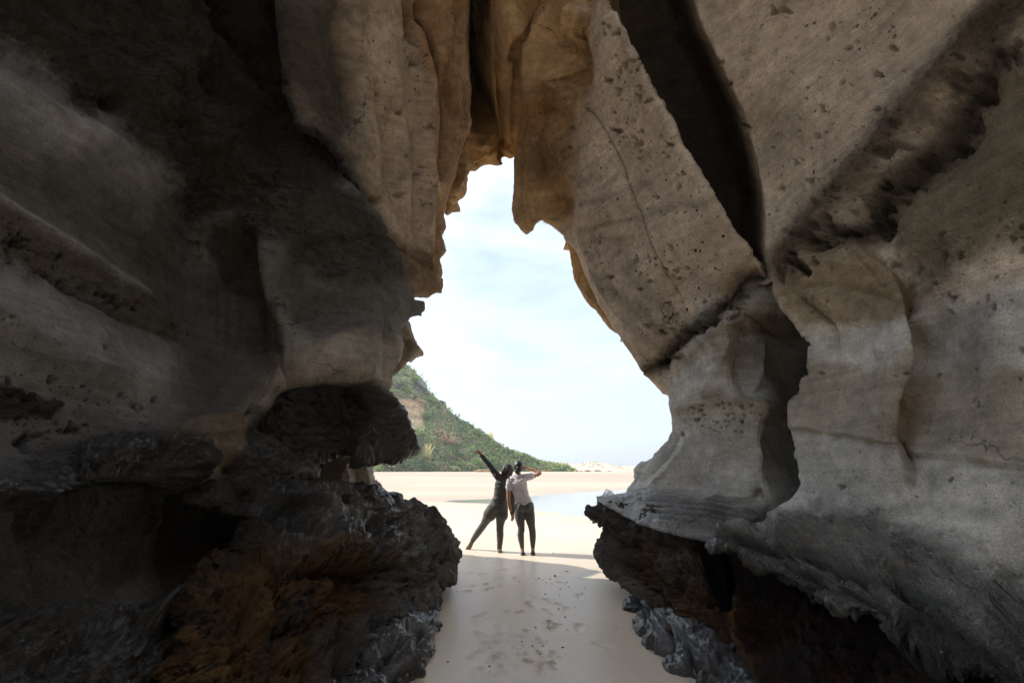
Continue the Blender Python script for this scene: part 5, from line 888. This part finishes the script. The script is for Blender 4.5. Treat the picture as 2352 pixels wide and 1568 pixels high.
def tube(bm, pts, rad, seg=14, sub=5):
    """swept tube through points; rad: r or (rx, ry) per point, rounded at both ends"""
    pts = [Vector(p) for p in pts]; R = [(r, r) if not isinstance(r, tuple) else r for r in rad]; P_ = []; Q_ = []
    for i in range(len(pts)-1):
        a = pts[max(i-1, 0)]; b = pts[i]; c = pts[i+1]; d = pts[min(i+2, len(pts)-1)]
        for k in range(sub):
            t = k/sub; P_.append(.5*((2*b)+(c-a)*t+(2*a-5*b+4*c-d)*t*t+(3*b-a-3*c+d)*t**3)); e = t*t*(3-2*t); Q_.append((R[i][0]*(1-e)+R[i+1][0]*e, R[i][1]*(1-e)+R[i+1][1]*e))
    P_.append(pts[-1]); Q_.append(R[-1])
    t0 = (P_[1]-P_[0]).normalized(); t1 = (P_[-1]-P_[-2]).normalized(); cap = []
    for s_, f in ((.92, .42), (.6, .8), (0, 1)): pass
    pre = [(P_[0]-t0*Q_[0][1]*k, (Q_[0][0]*f, Q_[0][1]*f)) for k, f in ((.95, .3), (.7, .7), (.35, .93))]; post = [(P_[-1]+t1*Q_[-1][1]*k, (Q_[-1][0]*f, Q_[-1][1]*f)) for k, f in ((.35, .93), (.7, .7), (.95, .3))]
    al = pre+list(zip(P_, Q_))+post; rings = []
    for i, (p, q) in enumerate(al):
        d = (al[min(i+1, len(al)-1)][0]-al[max(i-1, 0)][0]).normalized(); ref = Vector((1, 0, 0)) if abs(d.x) < .85 else Vector((0, 0, 1)); y = d.cross(ref).normalized(); x = y.cross(d).normalized()
        rings.append([bm.verts.new(p+x*math.cos(2*PI*k/seg)*q[0]+y*math.sin(2*PI*k/seg)*q[1]) for k in range(seg)])
    for a, b in zip(rings[:-1], rings[1:]):
        for k in range(seg): bm.faces.new((a[k], a[(k+1) % seg], b[(k+1) % seg], b[k]))
    bm.faces.new(rings[0][::-1]); bm.faces.new(rings[-1])
def ball(bm, c, r, rot=0.0):
    m_ = Matrix.Translation(Vector(c)) @ Matrix.Rotation(rot, 4, 'Y') @ Matrix.Diagonal((*r, 1)); bmesh.ops.create_icosphere(bm, subdivisions=3, radius=1, matrix=m_)
DG = bpy.context.evaluated_depsgraph_get
def fuse(name, bm, mat, parent, voxel=.008, smooth=6, fold=None):
    bmesh.ops.recalc_face_normals(bm, faces=bm.faces[:]); me = bpy.data.meshes.new(name+'_raw'); bm.to_mesh(me); bm.free(); o = bpy.data.objects.new(name+'_raw', me); COL.objects.link(o)
    r = o.modifiers.new('r', 'REMESH'); r.mode = 'VOXEL'; r.voxel_size = voxel; r.use_smooth_shade = True
    if smooth: q = o.modifiers.new('s', 'SMOOTH'); q.factor = .5; q.iterations = smooth
    m2 = bpy.data.meshes.new_from_object(o.evaluated_get(DG())); bpy.data.objects.remove(o); bpy.data.meshes.remove(me)
    nv = len(m2.vertices); co = np.empty(nv*3); m2.vertices.foreach_get('co', co); co = co.reshape(-1, 3)
    if fold:
        nr = np.empty(nv*3); m2.vertices.foreach_get('normal', nr); nr = nr.reshape(-1, 3); amp, sc, seed = fold; P_ = co*np.array(sc)+seed; P_ = P_+.6*fbm(co*6+seed, 2)[:, None]
        co = co+nr*(amp*fbm(P_, 2, ridge=True))[:, None]
    m2.vertices.foreach_set('co', co.ravel()); m2.polygons.foreach_set('use_smooth', np.ones(len(m2.polygons), bool)); m2.materials.clear(); m2.materials.append(mat); m2.name = name
    o = bpy.data.objects.new(name, m2); COL.objects.link(o); o.parent = parent; m2.update(); return o
def person(name, label, Y0, at):
    root = bpy.data.objects.new(name, None); COL.objects.link(root); root.location = (float(at[0]), Y0, 0.0); root.empty_display_size = .3; tag(root, label, 'person')
    def J(cx, cy, dy=0.0): return tuple(world(1044.3+cx*.17397, 1016.1+cy*.17397, Y0+dy)-np.array([at[0], Y0, 0.0]))
    return root, J
# --- right: lilac-grey t-shirt, hand raised to the brow
YR = 9.12; root, J = person('person', 'woman in lilac-grey t-shirt and leggings shading her eyes, seen from behind on the sand', YR, world(1044.3+940*.17397, 1270, YR)); bm = bmesh.new()
hc = J(842, 325, .02); nk = J(835, 425, .0); chest = J(850, 560, .0); waist = J(885, 700, .0); hip = J(920, 835, .0)
ball(bm, hc, (.074, .092, .108)); tube(bm, [J(838, 380, .0), J(835, 450, .0)], [.05, .055]); tube(bm, [J(836, 470), chest, waist, J(910, 790), hip], [(.10, .06), (.150, .095), (.118, .088), (.145, .10), (.155, .11)], 18)
ball(bm, tuple(np.array(hc)+(0.012, .092, -.012)), (.012, .02, .018)); ball(bm, tuple(np.array(hc)+(0, .072, -.07)), (.045, .03, .03))     # nose, chin
for s_ in (-1, 1): ball(bm, tuple(np.array(hc)+(s_*.075, 0, -.01)), (.012, .022, .03))
shL, shR = J(735, 505), J(955, 455); elR, wrR = J(1125, 405, .10), J(960, 335, .20); elL, wrL = J(712, 745, .0), J(752, 925, .05)
tube(bm, [J(800, 490), shL, J(716, 620), elL, J(728, 850, .03), wrL], [.055, .05, .044, .036, .032, .024]); tube(bm, [J(880, 470), shR, J(1045, 440, .04), elR], [.055, .05, .042, .036]); tube(bm, [elR, J(1040, 362, .16), wrR], [.037, .034, .024])
kL, aL = J(880, 1130, -.0), J(893, 1395, .0); kR, aR = J(1022, 1140), J(1032, 1385)
tube(bm, [J(870, 830), J(858, 960), kL, J(872, 1220), aL, J(897, 1440)], [.095, .092, .058, .056, .034, .036], 16); tube(bm, [J(975, 830), J(990, 960), kR, J(1030, 1220), aR, J(1034, 1440)], [.095, .092, .058, .056, .034, .036], 16)
for f in ((900, 1470), (1034, 1468)): tube(bm, [J(f[0], f[1]-12, -.05), J(f[0], f[1]-2, .04), J(f[0]+4, f[1]+2, .12)], [.034, (.038, .032), (.036, .02)])
def hand(bm, J, wr, palm, tips, thumb, pr=.032, bend=.02, dy=0.):
    pa = Vector(palm); tube(bm, [wr, pa], [.024, (pr*1.05, pr*.55)], 12)
    for (base, mid, tip, r) in tips: tube(bm, [pa, base, mid, tip], [pr*.5, r*1.15, r, r*.78], 8, 3)
    tube(bm, [Vector(wr)*.35+pa*.65, thumb[0], thumb[1]], [.014, .0115, .009], 8, 3)
# hand at the brow: fingers run left across the forehead, thumb below
hand(bm, J, wrR, J(918, 322, .19), [(J(900, 308, .185), J(888, 304, .17), J(874, 303, .15), .0095), (J(900, 317, .19), J(885, 315, .18), J(866, 314, .155), .0095), (J(901, 327, .19), J(888, 326, .18), J(874, 325, .155), .0088), (J(904, 336, .185), J(894, 337, .175), J(884, 336, .16), .008)], (J(925, 345, .17), J(908, 352, .155)))
# relaxed hand hanging beside the hip, fingers a little curled
hand(bm, J, wrL, J(764, 968, .06), [(J(774, 996, .06), J(774, 1016, .075), J(767, 1030, .085), .009), (J(766, 1000, .065), J(764, 1022, .08), J(756, 1036, .09), .0092), (J(757, 998, .07), J(752, 1018, .085), J(746, 1030, .095), .009), (J(750, 992, .075), J(744, 1008, .088), J(740, 1018, .095), .008)], (J(782, 985, .085), J(782, 1004, .10)))
fuse('body', bm, S_TAN, root, .0065, 4)
e = bmesh.new(); 
for s_ in (-1, 1): ball(e, tuple(np.array(hc)+(s_*.03, .086, .008)), (.012, .008, .007))
ball(e, tuple(np.array(hc)+(0, .090, -.05)), (.022, .006, .005)); fuse('face_features', e, M_EYE, root, .004, 0)
bm = bmesh.new(); tube(bm, [J(836, 462), J(845, 545), waist, J(905, 775), J(915, 800)], [(.115, .075), (.158, .108), (.134, .104), (.150, .112), (.156, .116)], 20); tube(bm, [J(800, 485), shL, J(722, 575), J(716, 592)], [.07, .066, .060, .062]); tube(bm, [J(880, 470), shR, J(1000, 446, .02), J(1012, 443, .025)], [.068, .064, .06, .062])
for k in range(2): tube(bm, [J(800, 490, -.07), J(850, 520+k*26, -.10), J(905, 480, -.07)], [.02, .026, .02])
fuse('t_shirt', bm, M_TEE, root, .008, 5, (.010, (5, 9, 22), 3.1))
bm = bmesh.new(); tube(bm, [J(905, 790), hip], [(.15, .108), (.160, .118)], 20); ball(bm, J(877, 850, -.05), (.085, .08, .10)); ball(bm, J(965, 850, -.05), (.085, .08, .10))
tube(bm, [J(870, 830), J(858, 960), kL, J(872, 1220), J(891, 1380)], [.101, .097, .063, .061, .040], 16); tube(bm, [J(975, 830), J(990, 960), kR, J(1030, 1220), J(1032, 1372)], [.101, .097, .063, .061, .040], 16); fuse('leggings', bm, M_LEG, root, .008, 5, (.003, (9, 9, 16), 1.3))
bm = bmesh.new(); ball(bm, tuple(np.array(hc)+(0, -.012, .012)), (.086, .096, .112)); ball(bm, tuple(np.array(hc)+(.004, -.085, -.03)), (.052, .045, .055)); tube(bm, [J(815, 380, -.04), J(838, 415, -.045)], [.03, .018]); fuse('hair', bm, M_HAIR, root, .007, 3, (.006, (60, 60, 14), 5.))
for f in ((900, 1470), (1034, 1468)):
    bm = bmesh.new(); tube(bm, [J(f[0], f[1]-8, -.06), J(f[0], f[1]-2, .04), J(f[0]+4, f[1]+4, .135)], [.042, (.046, .036), (.043, .026)]); fuse('shoe', bm, M_SHOE, root, .008, 3)
bm = bmesh.new(); tube(bm, [J(748, 918, .045), J(753, 936, .05)], [.031, .030]); fuse('wrist_band', bm, M_DK, root, .006, 2)
# --- left: black long-sleeved top and shorts, arm flung up
YL = 9.42; root, J = person('person', 'woman in charcoal long-sleeved top, shorts and leggings flinging one arm up, seen from behind', YL, world(1044.3+590*.17397, 1265, YL)); bm = bmesh.new()
hc = J(705, 365, .0); chest = J(640, 560); waist = J(612, 720); hip = J(575, 850)
ball(bm, hc, (.076, .094, .112), .18); tube(bm, [J(690, 415), J(665, 475)], [.05, .056]); tube(bm, [J(655, 490), chest, waist, J(590, 790), hip], [(.11, .065), (.150, .098), (.125, .092), (.145, .10), (.158, .112)], 18)
ball(bm, tuple(np.array(hc)+(0.0, .095, -.012)), (.012, .02, .018)); ball(bm, tuple(np.array(hc)+(0, .074, -.07)), (.045, .03, .03))
for s_ in (-1, 1): ball(bm, tuple(np.array(hc)+(s_*.076, 0, -.01)), (.012, .022, .03))
shL, shR = J(565, 440), J(735, 520); elL, wrL = J(462, 300, .03), J(352, 168, .03); elR, wrR = J(762, 740, .06), J(772, 915, .09)
tube(bm, [J(620, 490), shL, J(515, 372, .02), elL, J(405, 228, .03), wrL], [.06, .052, .045, .038, .034, .026]); tube(bm, [J(700, 505), shR, J(755, 620, .04), elR, wrR], [.056, .052, .044, .037, .026])
kL, aL = J(375, 1090, .16), J(232, 1300, .30); kR, aR = J(598, 1115, .0), J(592, 1395, .0)
tube(bm, [J(520, 850), J(450, 965, .08), kL, J(305, 1190, .24), aL], [.10, .094, .062, .058, .038], 16); tube(bm, [J(620, 850), J(612, 970), kR, J(600, 1210), aR, J(595, 1425)], [.10, .094, .062, .06, .038, .038], 16)
tube(bm, [J(222, 1320, .30), J(195, 1375, .32), J(170, 1400, .34)], [.036, (.038, .034), (.034, .024)]); tube(bm, [J(597, 1425, -.05), J(602, 1440, .04), J(607, 1446, .12)], [.034, (.038, .03), (.036, .02)])
hand(bm, J, wrL, J(334, 138, .03), [(J(311, 140, .03), J(288, 132, .03), J(262, 122, .03), .0088), (J(312, 129, .03), J(290, 118, .03), J(270, 109, .03), .0092), (J(318, 120, .03), J(304, 104, .03), J(292, 90, .03), .0092), (J(326, 113, .03), J(318, 102, .03), J(308, 91, .03), .0085)], (J(351, 128, .02), J(351, 99, .02)))
hand(bm, J, wrR, J(768, 955, .10), [(J(772, 985, .10), J(772, 1004, .115), J(768, 1018, .125), .009), (J(764, 988, .105), J(763, 1010, .12), J(758, 1024, .13), .0092), (J(757, 986, .11), J(755, 1005, .125), J(751, 1018, .135), .009), (J(751, 980, .115), J(748, 996, .128), J(745, 1008, .135), .008)], (J(780, 972, .12), J(779, 992, .13)))
fuse('body', bm, S_BRN, root, .0065, 4)
e = bmesh.new()
for s_ in (-1, 1): ball(e, tuple(np.array(hc)+(s_*.03, .088, .008)), (.012, .008, .007))
ball(e, tuple(np.array(hc)+(0, .092, -.05)), (.022, .006, .005)); fuse('face_features', e, M_EYE, root, .004, 0)
bm = bmesh.new(); tube(bm, [J(655, 475), chest, waist, J(596, 775), J(590, 800)], [(.12, .078), (.160, .112), (.140, .106), (.154, .114), (.158, .118)], 20); tube(bm, [J(620, 485), shL, J(515, 372, .02), elL, J(405, 228, .03), J(358, 175, .03)], [.078, .068, .058, .048, .042, .034]); tube(bm, [J(700, 505), shR, J(755, 620, .04), elR, J(770, 905, .09)], [.07, .064, .056, .047, .036])
fuse('long_sleeved_top', bm, M_CHAR, root, .008, 4, (.013, (9, 9, 22), 7.7))
bm = bmesh.new(); tube(bm, [J(592, 770), J(585, 810), hip], [(.152, .11), (.160, .118), (.172, .13)], 20); tube(bm, [J(530, 840), J(490, 905, .05), J(462, 950, .08)], [.112, .122, .126], 18); tube(bm, [J(625, 850), J(622, 910), J(622, 955)], [.112, .118, .122], 18); ball(bm, J(545, 850, -.05), (.09, .085, .10)); ball(bm, J(625, 855, -.05), (.09, .085, .10)); fuse('shorts', bm, M_CHR2, root, .008, 3, (.007, (14, 14, 5), 2.2))
bm = bmesh.new(); tube(bm, [J(520, 860), J(450, 965, .08), kL, J(305, 1190, .24), J(236, 1290, .295)], [.10, .099, .069, .064, .045], 16); tube(bm, [J(620, 860), J(612, 970), kR, J(600, 1210), J(592, 1400)], [.10, .099, .069, .066, .045], 16); fuse('leggings', bm, M_LEG, root, .008, 4, (.006, (8, 8, 30), 4.4))
bm = bmesh.new(); ball(bm, tuple(np.array(hc)+(0, -.01, .012)), (.092, .10, .118), .18); tube(bm, [J(680, 340, -.03), J(655, 400, -.05), J(652, 450, -.06)], [.07, .058, .035]); tube(bm, [J(705, 350, -.05), J(685, 420, -.07), J(690, 485, -.075)], [.07, .06, .036]); tube(bm, [J(735, 360, -.03), J(725, 420, -.05), J(720, 470, -.05)], [.06, .05, .03]); fuse('hair', bm, M_HAIR2, root, .007, 3, (.007, (70, 70, 9), 5.))
bm = bmesh.new(); tube(bm, [J(226, 1312, .30), J(196, 1372, .32), J(166, 1402, .345)], [.044, (.048, .042), (.043, .03)]); fuse('shoe', bm, M_SHOE2, root, .008, 3)
bm = bmesh.new(); tube(bm, [J(597, 1432, -.06), J(602, 1440, .04), J(607, 1448, .13)], [.042, (.046, .036), (.043, .026)]); fuse('shoe', bm, M_SHOE2, root, .008, 3)


# ------------------------------------------------------------------ sea haze
m = bpy.data.materials.new('haze'); m.use_nodes = True; nt = m.node_tree; nt.nodes.clear(); pv = nt.nodes.new('ShaderNodeVolumePrincipled'); pv.inputs['Color'].default_value = (.93, .96, 1, 1); pv.inputs['Density'].default_value = .0008; pv.inputs['Anisotropy'].default_value = .2
mo = nt.nodes.new('ShaderNodeOutputMaterial'); nt.links.new(pv.outputs[0], mo.inputs['Volume'])
bm = bmesh.new(); bmesh.ops.create_cube(bm, size=1, matrix=Matrix.Translation((0, 500, 35)) @ Matrix.Diagonal((5000, 4000, 74, 1))); me = bpy.data.meshes.new('haze'); bm.to_mesh(me); bm.free(); me.materials.append(m); o = bpy.data.objects.new('haze', me); COL.objects.link(o); tag(o, kind='stuff')
